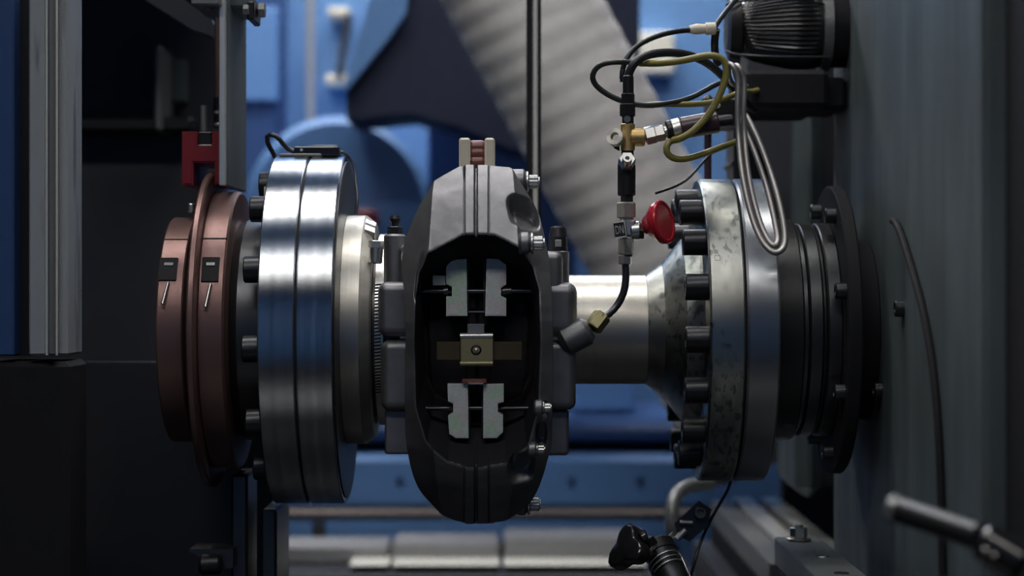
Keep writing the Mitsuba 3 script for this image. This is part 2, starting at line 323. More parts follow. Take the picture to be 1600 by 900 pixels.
# ------------------------------------------------------------------ left machinery
# steel column with machined edges, cut off at the bottom
t = thing('steel_column', 'tall grey machined steel column at the far left edge', 'column')
yc = -0.12
part(t, 'web', pbx(45, -40, 72, 555, yc, yc + 0.06, 0.0012), 'column_steel')
part(t, 'flange_edge', pbx(74, -40, 86, 556, yc - 0.004, yc + 0.06, 0.0016), 'grey_steel')
part(t, 'guide_strip', pbx(88, -40, 106, 555, yc + 0.01, yc + 0.06, 0.0014), 'column_steel')
part(t, 'rear_web', pbx(-8, -40, 22, 556, yc + 0.002, yc + 0.06, 0.0012), 'deep_blue_paint')
for q_ in (73.5, 88): part(t, 'edge_highlight', rod(P(q_, 555, yc), P(q_, -40, yc), 0.0012, 16), 'highlight_bar')  # pale rods take the place of bevel highlights
part(t, 'recess', pbx(22, -40, 46, 556, yc + 0.02, yc + 0.06, 0.0), 'black_oxide')
# test cabin: the dark box on the left
t = cabin = thing('test_cabin', 'dark steel cabin enclosing the left end of the rig', 'cabin')
ycab = 0.42
part(t, 'back_panel', bx([-1.2, ycab, -1.0], [X(352, ycab), ycab + 0.02, 0.62]), 'dark_paint', smooth=False)
part(t, 'shade_roof', bx([-1.2, 0.0, 0.40], [X(372, 0.0), ycab, 0.42]), 'dark_paint', smooth=False)  # unseen cover added to block the lamps over the left end
part(t, 'side_panel', bx([-1.22, -0.6, -1.0], [-1.2, ycab, 0.6]), 'dark_paint', smooth=False)
part(t, 'lower_panel', bx([-1.2, 0.12, -1.0], [X(430, 0.12), 0.14, Z(566, 0.12)]), 'dark_paint', smooth=False)
part(t, 'cross_rail', pbx(100, 182, 300, 205, ycab - 0.05, ycab, 0.003), 'black_oxide')
part(t, 'inner_post', pbx(240, 70, 254, 205, ycab - 0.06, ycab, 0.003), 'grey_steel')
part(t, 'inner_post', pbx(256, 82, 263, 205, ycab - 0.04, ycab, 0.002), 'grey_steel')
part(t, 'clear_panel', pbx(265, 92, 290, 160, ycab - 0.02, ycab, 0.002), 'mill_plate')
# guard plate hung by the cabin opening
t = thing('guard_plate', 'upright grey-green steel plate with a pale front edge above the brown coupling', 'plate')
XP = X(355, -0.06)
part(t, 'plate', bx([XP - 0.0055, -0.06, 0.0775], [XP, 0.051, 0.399], 0.0006), 'mill_plate')
part(t, 'lit_edge_strip', bx([XP - 0.0058, -0.064, 0.0770], [XP - 0.0004, -0.06, 0.399], 0.0008), 'aluminium')  # paler metal imitates light falling on the plate's front edge
t = thing('clamp_bracket', 'dark bolted bracket across the top of the guard plate', 'bracket')
part(t, 'channel', pbx(298, -14, 343, 7, -0.075, 0.0, 0.001), 'grey_steel')
part(t, 'channel', pbx(357, -14, 388, 10, -0.04, 0.04, 0.001), 'mill_plate')
part(t, 'block', pbx(386, 2, 397, 31, -0.05, -0.01, 0.001), 'black_oxide')
for a, b in (((397, 16), (415, 16)),):
    part(t, 'bolt', rod(P(393, 16, -0.03), P(412, 16, -0.03), 0.003), 'black_oxide'); part(t, 'nut', hexrod(P(404, 16, -0.03), P(414.5, 16, -0.03), 0.0060), 'grey_steel')
for q in (325, 341): part(t, 'screw', capscrew(P(q, 7, -0.06), (0, 0, -1), 0.0034, 0.0048), 'grey_steel')
part(t, 'nut', hexrod(P(380, 15, -0.052), P(389, 15, -0.052), 0.004), 'grey_steel')
solo('diagonal_brace', prism([(196, -20), (262, -20), (330, 30), (347, 60), (347, 74), (330, 56), (300, 46)], 0.16, 0.19), 'dark_steel', 'dark diagonal brace plate in the upper left corner of the cabin', 'brace', smooth=False)
t = thing('small_fitting', 'small black fitting with two bright rings beside the guard plate', 'fitting')
part(t, 'body', rod(P(340, 200, 0.06), P(340, 152, 0.06), 0.0034, 20, 0.0005), 'black_gloss')
for q in (176, 195): part(t, 'collar', rod(P(340, q + 3, 0.06), P(340, q - 3, 0.06), 0.0041, 20, 0.0008), 'chrome')
part(t, 'rod', rod(P(340, 152, 0.06), P(340, -30, 0.06), 0.0025), 'brown_anodised')
# red block that straddles the brown disc
t = thing('red_clamp_block', 'red block slotted over the brown disc under the guard plate', 'clamp block')
part(t, 'body', prism([(284, 205), (308, 205), (308, 228), (331, 228), (331, 205), (346, 205), (346, 289), (335, 289), (335, 254), (302, 254), (302, 289), (284, 289)], -0.02, 0.06, 0.0012), 'red_paint', smooth=False)
part(t, 'insert', pbx(309, 206, 330, 225, -0.012, 0.05, 0.0005), 'black_oxide')
part(t, 'slot_plate', pbx(308, 226, 331, 230, -0.015, 0.05, 0.0003), 'grey_steel')
part(t, 'link', rod(P(319, 205, 0.01), P(319, 165, 0.01), 0.0028), 'grey_steel')
# brown coupling: two stepped hubs with a thin disc between
cp = thing('brown_coupling', 'red-brown anodised coupling of two hubs and a thin disc, left of the silver flange', 'coupling')
def xn(px, r): return (px - 800) * (CAM - r) / F        # x of a ring's nearest point seen at px
rA, rB, rC = 0.0875, 0.1225, 0.1075
part(cp, 'hub', join(ring(xn(243, rA), xn(284, rA), rA, 0.04, 0.001)), 'brown_anodised')
part(cp, 'disc', join(ring(xn(290, rB), xn(302, rB), rB, 0.03, 0.0012)), 'brown_anodised')
part(cp, 'spacer', ring(xn(284, rA), xn(305, rC), 0.062, 0.02), 'black_oxide')
part(cp, 'hub', ring(xn(306, rC), xn(349, rC), rC, 0.04, 0.0016), 'brown_anodised')
def on_ring(px, py, r):             # point on a cylinder of radius r about the axis, seen at (px, py)
    for y in np.linspace(-r, 0, 400):
        z = Z(py, y)
        if y * y + (z - AX[2]) ** 2 <= r * r + 1e-9 and abs(math.hypot(y, z - AX[2]) - r) < 0.0015: return P(px, py, y)
    y = -r * 0.9; return P(px, py, y)
for (a, b, r) in ((252, 275, rA), (317, 341, rC)):
    q0, q1 = on_ring(a, 402, r), on_ring(b, 442, r)
    c = (q0 + q1) / 2; th = math.atan2(c[2] - AX[2], -c[1]); nrm = np.array([0, -math.cos(th), math.sin(th)]); tg = np.array([0, math.sin(th), math.cos(th)]); ex = np.array([1.0, 0, 0])
    w, h = abs(q1[0] - q0[0]) / 2, 0.0098
    base = np.array([c[0], 0, AX[2]]) + nrm * r
    def slab(du, dt, dn, cu=0, ct=0, cn=0): return hull([base + ex * (cu + sx * du) + tg * (ct + st * dt) + nrm * (cn + sn * dn) for sx in (-1, 1) for st in (-1, 1) for sn in (-1, 1)])
    wn = part(cp, 'window', slab(w, h, 0.0010), 'black_pit')
    part(wn, 'latch', slab(w * 0.5, 0.0012, 0.0004, 0, 0.004, 0.0012), 'grey_steel')
    part(cp, 'pin', rod(base + tg * -0.012 + ex * 0.001 + nrm * 0.0008, base + tg * -0.030 - ex * 0.002 + nrm * -0.0004, 0.0012, 12), 'chrome', 'small bright pin')
for (a, b, r) in ((243, 284, rA), (306, 349, rC)):
    th = math.asin((515 - 368) * 0.00047 / r); nrm = np.array([0, -math.cos(th), math.sin(th)]); tg = np.array([0, math.sin(th), math.cos(th)])
    c0 = AX + [0, 0, 0] + nrm * r
    part(cp, 'joint_line', hull([c0 + np.array([xx_, 0, 0]) + nrm * q + tg * w_ for xx_ in (xn(a, r) + 0.0008, xn(b, r) - 0.0008) for q in (-0.001, 0.00025) for w_ in (-0.0006, 0.0006)]), 'black_pit', smooth=False)
part(cp, 'lug_pin', rod(P(299, 318, -0.02) , P(299, 332, -0.02), 0.0028, 20, 0.0008), 'chrome', 'small bright pin head')
# dark hub and its screws
xs0, xg, xs1 = xn(401, 0.135), xn(461, 0.135), xn(519, 0.135)
hb = thing('drive_hub', 'dark grey hub plate between the brown coupling and the silver flange', 'hub')
part(hb, 'body', lathe([(0, 0.02), (0, 0.083), (0.006, 0.086), (xs0 - 0.0005 - xn(349, rC), 0.086), (xs0 - 0.0005 - xn(349, rC), 0.02)], AX + [xn(349, rC) + 0.0002, 0, 0], n=96), 'dark_steel')
# ------------------------------------------------------------------ the silver flange
fl = thing('silver_flange', 'large polished silver flange of two rings with bright lamp streaks', 'flange')
R = 0.135
part(fl, 'ring', ring(xs0, xg - 0.0011, R, 0.03, 0.0009, 200), 'turned_steel')
part(fl, 'ring', ring(xg + 0.0003, xs1, R, 0.03, 0.0009, 200), 'turned_steel')
part(fl, 'seam', ring(xg - 0.0011, xg + 0.0003, R - 0.0016, 0.05, 0.0001), 'black_pit')
part(fl, 'face_plate', ring(xs1, xs1 + 0.0012, R - 0.004, 0.03, 0.0004, 128), 'dark_steel')
for i in range(12):
    a = math.radians(-6 + 30 * i); rr = 0.113
    p = AX + np.array([xs0, -rr * math.cos(a), rr * math.sin(a)])
    part(fl, 'cap_screw', capscrew(p, (-1, 0, 0), 0.0098, 0.013), 'screw_black')
for px, py in ((538, 268), (553, 310)):
    pass
part(fl, 'tab', hull([P(415, 300, -0.078) + [dx, dy, dz] for dx in (-.001, .002) for dy in (-.001, .004) for dz in (-.004, .004)]), 'white_paint', 'scrap of white tape')
sn = thing('sensor_module', 'flat black sensor module with a looped lead on top of the silver flange', 'sensor')
zt = AX[2] + R
part(sn, 'case', bx([X(462, 0), -0.014, zt - 0.0002], [X(531, 0), 0.014, zt + 0.0072], 0.0008), 'black_gloss')
part(sn, 'base_plate', bx([X(440, 0), -0.016, zt - 0.0006], [X(505, 0), 0.010, zt + 0.0014], 0.0004), 'grey_steel')
part(sn, 'top_cover', bx([X(488, 0), -0.013, zt + 0.007], [X(529, 0), 0.013, zt + 0.0084], 0.0006), 'dark_steel')
part(sn, 'lead', tube([P(470, 236, 0), P(452, 234, 0), P(440, 222, -.002), P(430, 212, -.003), P(419, 211, -.002), P(418, 222, 0), P(425, 236, .002), P(429, 246, .004)], 0.0019), 'rubber')
part(sn, 'led', rod(P(471, 234, -0.0155), P(471, 234, -0.014), 0.0011, 12), 'white_paint')
solo('sensor_wire', tube([P(530, 237, 0.0), P(544, 244, 0.002), P(553, 262, 0.0), P(556, 288, -.01), P(558, 305, -.02), P(556, 335, -.03)], 0.0011), 'rubber', 'thin black wire falling from the sensor over the right side of the flange', 'wire')
# clamping collar right of the flange
cl = thing('clamping_collar', 'pale nickel clamping collar right of the silver flange', 'collar')
xa, xb2 = xn(528, 0.089), xn(562, 0.089)
part(cl, 'neck', ring(xs1 + 0.0012, xa, 0.080, 0.03, 0.0005), 'nickel')
part(cl, 'rim', ring(xa, xb2, 0.089, 0.03, 0.0012, 128), 'nickel')
cf = part(cl, 'face_ring', lathe([(0, 0.0885), (0.0062, 0.0835), (0.007, 0.081), (0.007, 0.04), (0, 0.04)], AX + [xb2, 0, 0], n=128), 'nickel')
for i in range(2):                        # two small jaws standing proud near the top
    a = math.radians(62 + 8 * i)
    c0 = AX + [xb2 + 0.0005, 0, 0]; nrm = np.array([0, -math.cos(a), math.sin(a)]); tg = np.array([0, math.sin(a), math.cos(a)])
    part(cf, 'jaw', hull([c0 + np.array([dx, 0, 0]) + nrm * rr + tg * tt for dx, rr in ((0, 0.0895), (0.0075, 0.0865), (0, 0.08), (0.0075, 0.08)) for tt in (-0.004, 0.004)]), 'chrome', smooth=False)
# worm-drive band clamp
bc = thing('band_clamp', 'slotted steel worm-drive band clamp between the collar and the caliper', 'clamp')
xc0, xc1 = xb2 + 0.0075, xb2 + 0.0185
part(bc, 'band', ring(xc0 + 0.002, xc1 - 0.002, 0.0745, 0.068, 0.0003), 'chrome')
part(bc, 'sleeve', ring(xb2 + 0.007, xc1 + 0.010, 0.068, 0.03, 0.0005), 'dark_steel')
for i in range(34):
    a = math.radians(-38 + 2.0 * i * 1.0)
    c0 = AX + [(xc0 + xc1) / 2 - 0.0008, 0, 0]; nrm = np.array([0, -math.cos(a), math.sin(a)]); tg = np.array([0, math.sin(a), math.cos(a)])
    part(bc, 'slot', hull([c0 + np.array([sx * 0.0026, 0, 0]) + nrm * (0.0745 + sn_) + tg * (sx * 0.0003 + tt) for sx in (-1, 1) for sn_ in (-.0003, .0002) for tt in (-.0006, .0006)]), 'black_pit', smooth=False)
part(bc, 'screw_housing', rod(P(586, 412, -0.066), P(588, 384, -0.066), 0.0052, 24, 0.001), 'chrome')
part(bc, 'screw_head', hexrod(P(588, 388, -0.066), P(589, 376, -0.066), 0.0062), 'chrome')

# ------------------------------------------------------------------ the caliper
RO, RI = 0.170, 0.088
cal = thing('brake_caliper', 'large dark grey brake caliper in the middle of the rig with an open window', 'brake caliper')
th_top, th_bot = math.radians(46.4), math.radians(-56.5)
def py_of(th, r=RO): return 450 - F * (AX[2] + r * np.sin(th)) / (CAM - r * np.cos(th))
XL = PchipInterpolator([256, 259, 265, 276, 286, 300, 320, 343, 364, 400, 450, 540, 640, 705, 745, 785, 802, 812, 818, 822], [722, 716, 702, 675, 658, 645, 634, 626, 622, 624, 628, 630, 630, 632, 638, 652, 668, 692, 716, 722])
XR = PchipInterpolator([256, 259, 262, 268, 280, 300, 309, 330, 361, 400, 450, 540, 640, 700, 740, 770, 795, 806, 812, 818, 822], [788, 796, 801, 806, 817, 834, 840, 847, 854, 860, 863, 865, 864, 862, 853, 843, 829, 816, 800, 780, 772])
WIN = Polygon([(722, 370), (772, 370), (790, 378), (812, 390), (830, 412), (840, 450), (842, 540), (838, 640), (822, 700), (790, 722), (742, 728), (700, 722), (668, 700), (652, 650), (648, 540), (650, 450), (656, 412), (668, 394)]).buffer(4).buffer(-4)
def sdist(poly, pts):                 # signed distance, inside positive, in px
    import shapely
    pt = shapely.points(pts); d = shapely.distance(pt, poly.exterior)
    return np.where(shapely.contains(poly, pt), d, -d)
def sst(a, b, x): q = np.clip((x - a) / (b - a), 0, 1); return q * q * (3 - 2 * q)
def caliper_mesh():
    nt, nu = 330, 230
    th = np.linspace(th_bot, th_top, nt); u = np.linspace(0, 1, nu)
    py = np.repeat(py_of(th)[:, None], nu, 1); l, r = XL(py[:, 0])[:, None], XR(py[:, 0])[:, None]
    px = l + (r - l) * u
    x = (px - 800) * (CAM - RO * np.cos(th))[:, None] / F
    crease = np.interp(py[:, 0], [256, 276, 392, 500, 640, 830], [677, 676, 668, 664, 668, 690])[:, None]
    creaser = np.interp(py[:, 0], [256, 268, 400, 500, 640, 830], [799, 802, 812, 826, 820, 790])[:, None]
    side = np.interp(py[:, 0], [256, 420, 560, 650, 720, 830], [0.9, 1.0, 0.9, 0.55, 0.36, 0.30])[:, None]
    d = side * (0.030 * np.clip((crease - px) / 38, 0, 1.2) ** 0.85 + 0.018 * np.clip((px - creaser) / 45, 0, 1.3) ** 0.9)
    d += 0.0058 * np.clip((725 - px) / 53, 0, 1) + 0.0012 * np.clip((px - 766) / 36, 0, 1)
    # raised rib and split line down the middle of the bridge
    up = lambda a, b, s=1.2: sst(a - s, a + s, px) * (1 - sst(b - s, b + s, px))
    d -= 0.0011 * up(726, 741) + 0.0008 * up(746, 763)
    d += 0.0026 * up(741.8, 745.6, 0.7) + 0.0010 * up(763, 764.6, 0.7) + 0.0010 * up(724.4, 726.4, 0.6)
    # cast pockets on the right flank
    def bowl(cx, cy, rx, ry, k, depth, tilt=0.0):
        a, b = (px - cx), (py - cy); a, b = a * math.cos(tilt) + b * math.sin(tilt), -a * math.sin(tilt) + b * math.cos(tilt)
        q = (np.abs(a / rx) ** k + np.abs(b / ry) ** k) ** (1 / k); return depth * (1 - sst(0.62, 1.06, q))
    d += bowl(818, 325, 25, 27, 3.2, 0.015, -0.2) * (1.0 - 0.75 * sst(306, 350, py))
    d += bowl(815, 735, 22, 24, 3.0, 0.010) + bowl(846, 690, 9, 22, 3, 0.008) + bowl(850, 650, 9, 16, 3, 0.007)
    d += bowl(655, 425, 9, 45, 2.5, 0.004, 0.12)
    # the window
    s = sdist(WIN, np.stack([px.ravel(), py.ravel()], 1)).reshape(px.shape)
    d += 0.064 * sst(-3.0, 9.0, s) + 0.0012 * sst(-7, 0, s)
    # rounded ends
    e = np.minimum(np.arange(nt), nt - 1 - np.arange(nt))[:, None]
    d += 0.004 * np.clip(1 - e / 5.0, 0, 1) ** 2
    d += 0.0016 * (meshkit.fbm(np.stack([x * 60, np.repeat(np.cos(th)[:, None], nu, 1) * 8, np.repeat(np.sin(th)[:, None], nu, 1) * 8], -1), 3, 2) - 0.5)
    rr = np.maximum(RO - d, RI + 0.006)
    out = np.stack([x, -rr * np.cos(th)[:, None], AX[2] + rr * np.sin(th)[:, None]], -1)
    inn = np.stack([x, -np.full_like(x, RI) * np.cos(th)[:, None], (AX[2] + RI * np.sin(th)[:, None]) * np.ones((1, nu))], -1)
    idx = np.arange(nt * nu).reshape(nt, nu); a, b, c, e2 = idx[:-1, :-1].ravel(), idx[1:, :-1].ravel(), idx[:-1, 1:].ravel(), idx[1:, 1:].ravel()
    fo = np.vstack([np.stack([a, c, b], 1), np.stack([c, e2, b], 1)])
    o = nt * nu; fi = np.vstack([np.stack([a, b, c], 1), np.stack([c, b, e2], 1)]) + o
    loop = np.concatenate([idx[0, :], idx[1:, -1], idx[-1, -2::-1], idx[-2:0:-1, 0]]); nx = np.roll(loop, -1)
    fs = np.vstack([np.stack([loop, loop + o, nx], 1), np.stack([nx, loop + o, nx + o], 1)])
    fi_, fs_ = fi, fs
    V = np.vstack([out.reshape(-1, 3), inn.reshape(-1, 3)])
    sv = np.concatenate([s.ravel(), np.full(nt * nu, -90.0)]) + 3.2       # cut the outer skin just outside the window's edge, so its lip goes black too
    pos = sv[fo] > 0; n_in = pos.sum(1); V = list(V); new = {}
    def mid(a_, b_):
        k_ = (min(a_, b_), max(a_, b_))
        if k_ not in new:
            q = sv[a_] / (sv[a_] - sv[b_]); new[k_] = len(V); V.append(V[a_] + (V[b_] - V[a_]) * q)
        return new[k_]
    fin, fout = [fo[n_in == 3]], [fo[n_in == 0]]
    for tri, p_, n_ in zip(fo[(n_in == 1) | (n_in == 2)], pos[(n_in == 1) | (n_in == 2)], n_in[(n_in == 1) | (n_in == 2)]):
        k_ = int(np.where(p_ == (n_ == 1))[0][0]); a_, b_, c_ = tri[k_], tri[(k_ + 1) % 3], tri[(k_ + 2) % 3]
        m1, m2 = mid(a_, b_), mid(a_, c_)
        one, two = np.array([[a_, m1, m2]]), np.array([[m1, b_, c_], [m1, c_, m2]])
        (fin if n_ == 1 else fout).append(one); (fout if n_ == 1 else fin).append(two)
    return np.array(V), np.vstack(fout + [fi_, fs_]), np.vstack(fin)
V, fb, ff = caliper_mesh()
def sub(V, f):
    m = trimesh.Trimesh(V, f, process=False); m.remove_unreferenced_vertices(); return m
part(cal, 'body', sub(V, fb), 'cast', smooth=38)
part(cal, 'painted_shade', sub(V, ff), 'black_pit', 'window recess coloured black in place of its shade', smooth=38)  # black colour stands in for the shade of the recess and its lip
# lugs and bosses on both flanks
def blob(x0, z0, x1, z1, y0, y1, b):       # a block with well rounded edges
    lo, hi = np.array([X(x0, y0), y0, Z(z1, y0)]) + b, np.array([X(x1, y0), y1, Z(z0, y0)]) - b
    s_ = trimesh.creation.icosphere(3, b).vertices
    return hull(np.vstack([s_ + [a_, b_, c_] for a_ in (lo[0], hi[0]) for b_ in (lo[1], hi[1]) for c_ in (lo[2], hi[2])]))
def boss(cx, top, bot, y, r, n=40): return rod(P(cx, bot, y), P(cx, top, y), r, n, 0.0015)
yl = -0.080
part(cal, 'fluid_boss', join(boss(617, 366, 470, yl, 0.0082), blob(622, 380, 650, 470, yl - 0.012, yl + 0.02, 0.006)), 'cast')
part(cal, 'lug', blob(590, 440, 645, 526, yl - 0.016, yl + 0.03, 0.007), 'cast')
part(cal, 'lug', blob(594, 531, 645, 642, yl - 0.014, yl + 0.03, 0.007), 'cast')
part(cal, 'lug', blob(601, 640, 652, 710, yl - 0.004, yl + 0.03, 0.002), 'cast')
part(cal, 'fluid_boss', join(boss(873, 391, 475, yl, 0.0078), blob(840, 392, 880, 470, yl - 0.016, yl + 0.02, 0.006)), 'cast')
part(cal, 'lug', blob(848, 441, 902, 526, yl - 0.018, yl + 0.03, 0.008), 'cast')
part(cal, 'lug', blob(848, 533, 900, 641, yl - 0.016, yl + 0.03, 0.006), 'cast')
part(cal, 'lug', blob(846, 640, 889, 712, yl - 0.006, yl + 0.03, 0.003), 'cast')
part(cal, 'hose_port', rod(P(876, 538, yl - 0.012), P(923, 513, yl - 0.012), 0.0108, 36, 0.004), 'cast')
def bleeder(cx, base, top, y, dark):
    k = part(cal, 'bleed_screw', join(hexrod(P(cx, base, y), P(cx, base - (base - top) * 0.42, y), 0.0056), rod(P(cx, base - (base - top) * 0.4, y), P(cx, base - (base - top) * 0.62, y), 0.0026, 16), lathe([(0, 0), (0, 0.0028), (0.003, 0.0042), (0.0055, 0.0030), (0.0055, 0)], P(cx, base - (base - top) * 0.60, y), (0, 0, 1), 20, closed=False)), 'black_oxide', 'black bleed nipple')
bleeder(617, 367, 336, yl, 0)
capk = part(cal, 'bleed_cap', lathe([(0, 0), (0, 0.0072), (0.010, 0.0070), (0.0165, 0.0056), (0.018, 0.0046), (0.018, 0)], P(872, 391, yl), (0, 0, 1), 28, closed=False), 'rubber', 'black rubber bleed cap')
part(capk, 'tag', bx(P(867, 386, yl) + [0, -0.0078, 0], P(877, 375, yl) + [0, -0.0066, 0], 0.0003), 'grey_paint')
# bridge bolts on the right: boss, washer, twelve-point head
def bridge_bolt(px, py, y, s=1.0):
    p = P(px, py, y)
    k = part(cal, 'bridge_bolt', join(rod(p + [0.0080 * s, 0, 0], p + [0.0098 * s, 0, 0], 0.0036 * s, 12), hexrod(p + [0.0018 * s, 0, 0], p + [0.0090 * s, 0, 0], 0.0050 * s), hexrod(p + [0.0018 * s, 0, 0], p + [0.0088 * s, 0, 0], 0.0050 * s, math.pi / 6)), 'chrome', 'bright bridge bolt')
    part(k, 'washer', rod(p + [0.0, 0, 0], p + [0.0018 * s, 0, 0], 0.0076 * s, 32, 0.0004), 'chrome')
    return p
for px, py, y in ((822, 284, -0.110), (829, 380, -0.160), (824, 788, -0.096)):
    p = bridge_bolt(px, py, y)
    part(cal, 'bolt_boss', rod(p - [0.022 if py < 300 else 0.0085, 0, 0], p, 0.0092 if py < 300 else 0.0080, 36, 0.002), 'cast')
for px, py, y in ((848, 637, -0.158), (838, 702, -0.150)):
    p = bridge_bolt(px, py, y, 0.62); part(cal, 'bolt_boss', rod(p - [0.006, 0, 0], p, 0.0056, 28, 0.001), 'cast')
for px in (747, 767):
    part(cal, 'foot_stud', rod(P(px - 2, 806, -0.088), P(px - 2, 817, -0.088), 0.0042, 20, 0.001), 'cast')
part(cal, 'set_screw', rod(P(848, 452, -0.118), P(849, 452, -0.121), 0.0022, 14), 'chrome')

# pads
yp = -0.128
PADS = {
 'upper left grey brake pad plate in the caliper window, beside the small white tab': [(697, 417), (706, 406), (729, 404.5), (730, 494), (697, 494), (697, 463), (706, 463), (706, 448), (697, 444)],
 'upper right pale green-grey brake pad plate in the caliper window': [(760, 404), (779, 405), (791, 414), (791, 445), (783, 450), (783, 462), (791, 466), (791, 494), (758, 494)],
 'lower left grey brake pad plate in the caliper window': [(699, 600), (731, 600), (732, 685), (712, 685), (702, 678), (700, 650), (708, 645), (708, 631), (700, 627)],
 'lower right brake pad plate with a yellow-green corner in the caliper window': [(755, 600), (787, 600), (787, 628), (778, 631), (778, 644), (786, 649), (786, 675), (776, 685), (755, 685)]}
for i, (lab, o) in enumerate(PADS.items()):
    t = thing('brake_pad', lab, 'brake pad', 'brake pads in the caliper window')
    part(t, 'backing_plate', prism(o, yp, yp + 0.022, 0.0006), 'zinc', smooth=False)
    xi = [p_[0] for p_ in o]; yi = [p_[1] for p_ in o]; s = 1 if i % 2 == 0 else -1
    e = max(xi) if s > 0 else min(xi)
    part(t, 'friction_block', pbx(min(e, e + 3 * s), min(yi) + 3, max(e, e + 3 * s), max(yi) - 3, yp + 0.0065, yp + 0.030, 0.0003), 'black_oxide')
for j, (py, lab) in enumerate(((455, 'upper pad retaining pin crossing the caliper window'), (638, 'lower pad retaining pin crossing the caliper window'))):
    solo('retaining_pin', join(rod(P(640, py, yp + 0.008), P(850, py, yp + 0.008), 0.0017, 16), rod(P(668, py, yp + 0.004), P(688, py, yp + 0.004), 0.0008, 10) if j else rod(P(693, py, yp + 0.004), P(700, py, yp + 0.004), 0.003, 14), rod(P(783, py, yp + 0.004), P(812, py, yp + 0.004), 0.0008, 10) if j else rod(P(785, py, yp + 0.004), P(799, py, yp + 0.004), 0.003, 14)), 'dark_steel', lab, 'pin')
solo('wear_tab', pbx(676, 430, 696, 446, yp + 0.004, yp + 0.026, 0.0006), 'white_paint', 'small white tab beside the upper left brake pad', 'tab')
sp = thing('pad_spring', 'yellowed square steel pad spring with a dimple in the middle of the caliper window', 'spring')
ys = -0.140
part(sp, 'plate', join(pbx(719, 527, 771, 566, ys, ys + 0.0016, 0.0006), ), 'olive_plating')
part(sp, 'upper_lip', rod(P(719, 525, ys + 0.001), P(770, 525, ys + 0.001), 0.0021, 20), 'chrome', 'bright rolled edge')
part(sp, 'lower_lip', rod(P(719, 568, ys + 0.001), P(770, 568, ys + 0.001), 0.0018, 20), 'olive_plating')
part(sp, 'dimple', lathe([(0, 0.0038), (0.0007, 0.003), (-0.0008, 0.0018), (-0.0008, 0)], P(744, 547, ys), (0, -1, 0), 24, closed=False), 'dark_steel')
part(sp, 'rivet', lathe([(0, 0.0016), (0.0014, 0.0013), (0.0018, 0)], P(744, 547, ys - 0.0002), (0, -1, 0), 16, closed=False), 'chrome')
part(sp, 'upper_tongue', pbx(730, 506, 757, 522, ys + 0.006, ys + 0.010, 0.0005), 'grey_steel')
for a, b in ((682, 720), (770, 816)): part(sp, 'side_leaf', pbx(a, 534, b, 563, ys + 0.004, ys + 0.007, 0.0004), 'tarnished_leaf')
part(sp, 'lower_tongue', pbx(722, 592, 760, 599, ys + 0.008, ys + 0.012, 0.0005), 'brown_plastic', 'dull pink tongue')
part(sp, 'lower_edge', pbx(731, 598, 756, 601, ys + 0.006, ys + 0.010, 0.0003), 'chrome')
part(sp, 'crossbar', pbx(731, 486, 758, 489, yp + 0.006, yp + 0.012, 0.0004), 'grey_steel')

# roller guide on top, behind the caliper
rg = thing('roller_guide', 'two cream plates holding red-brown rollers on top of the caliper', 'roller guide')
yr = -0.075
for a, b in ((717, 735), (757, 773)):
    x0, x1 = X(a, yr), X(b, yr); zb, zt2 = Z(285, yr), Z(215, yr)
    part(rg, 'side_plate', bx([x0, yr, zb], [x1, yr + 0.035, zt2], 0.0015), 'cream_plastic')
for py in (230, 240, 254): part(rg, 'roller', lathe([(0, 0), (0, 0.0042), (0.002, 0.0052), (X(758, yr) - X(734, yr) - 0.002, 0.0052), (X(758, yr) - X(734, yr), 0.0042), (X(758, yr) - X(734, yr), 0)], P(734, py, yr + 0.008 + (py - 230) * -0.0001), (1, 0, 0), 28, closed=False), 'brown_plastic')

# ------------------------------------------------------------------ the shaft and flange on the right
sh = thing('flanged_shaft', 'bare steel shaft flaring into a worn silver flange with black cap screws', 'shaft')
rt, rf = 0.0425, 0.1175
x1_, x2_, x3_ = xn(1014, rt), xn(1085, 0.06), xn(1110, rf)
part(sh, 'tube', lathe([(0.028, 0.02), (0.028, rt), (x1_ - 0.0004, rt), (x1_, rt - 0.0006), (x1_, 0.02)], n=128), 'nickel')
part(sh, 'cone', lathe([(x1_, 0.02), (x1_, rt + 0.0002), (x1_ + 0.012, rt + 0.0085), (x2_ - 0.006, 0.070), (x3_, 0.077), (x3_, 0.02)], n=128), 'worn_steel')
xe = xn(1165, rf)
part(sh, 'flange', lathe([(x3_, 0.03), (x3_, rf - 0.0015), (x3_ + 0.0015, rf), (xe - 0.001, rf), (xe, rf - 0.001), (xe, 0.03)], n=200), 'worn_steel')
for i in range(16):
    a = math.radians(-3 + 22.5 * i); rr = 0.0995
    p = AX + np.array([x3_, -rr * math.cos(a), rr * math.sin(a)])
    k = part(sh, 'cap_screw', capscrew(p, (-1, 0, 0), 0.0098, 0.0165), 'screw_black')
q0 = on_ring(1121, 403, rf); th = math.atan2(q0[2] - AX[2], -q0[1]); nrm = np.array([0, -math.cos(th), math.sin(th)]); tg = np.array([0, math.sin(th), math.cos(th)])
def bar_at(x0, x1, t0, t1): return hull([np.array([x_, 0, AX[2]]) + nrm * n_ + tg * t_ for x_ in (x0, x1) for n_ in (rf - 0.001, rf + 0.00008) for t_ in (t0, t1)])
part(sh, 'stamped_square', cat([bar_at(q0[0] - .0019, q0[0] + .0019, s_ * .0019 - .00016, s_ * .0019 + .00016) for s_ in (-1, 1)] + [bar_at(q0[0] + s_ * .0019 - .00016, q0[0] + s_ * .0019 + .00016, -.0019, .0019) for s_ in (-1, 1)]), 'dark_steel', smooth=False)
fl2 = thing('rear_flange', 'smooth grey steel flange right of the worn silver flange', 'flange')
xg0, xg1 = xn(1169, rf), xn(1220, rf)
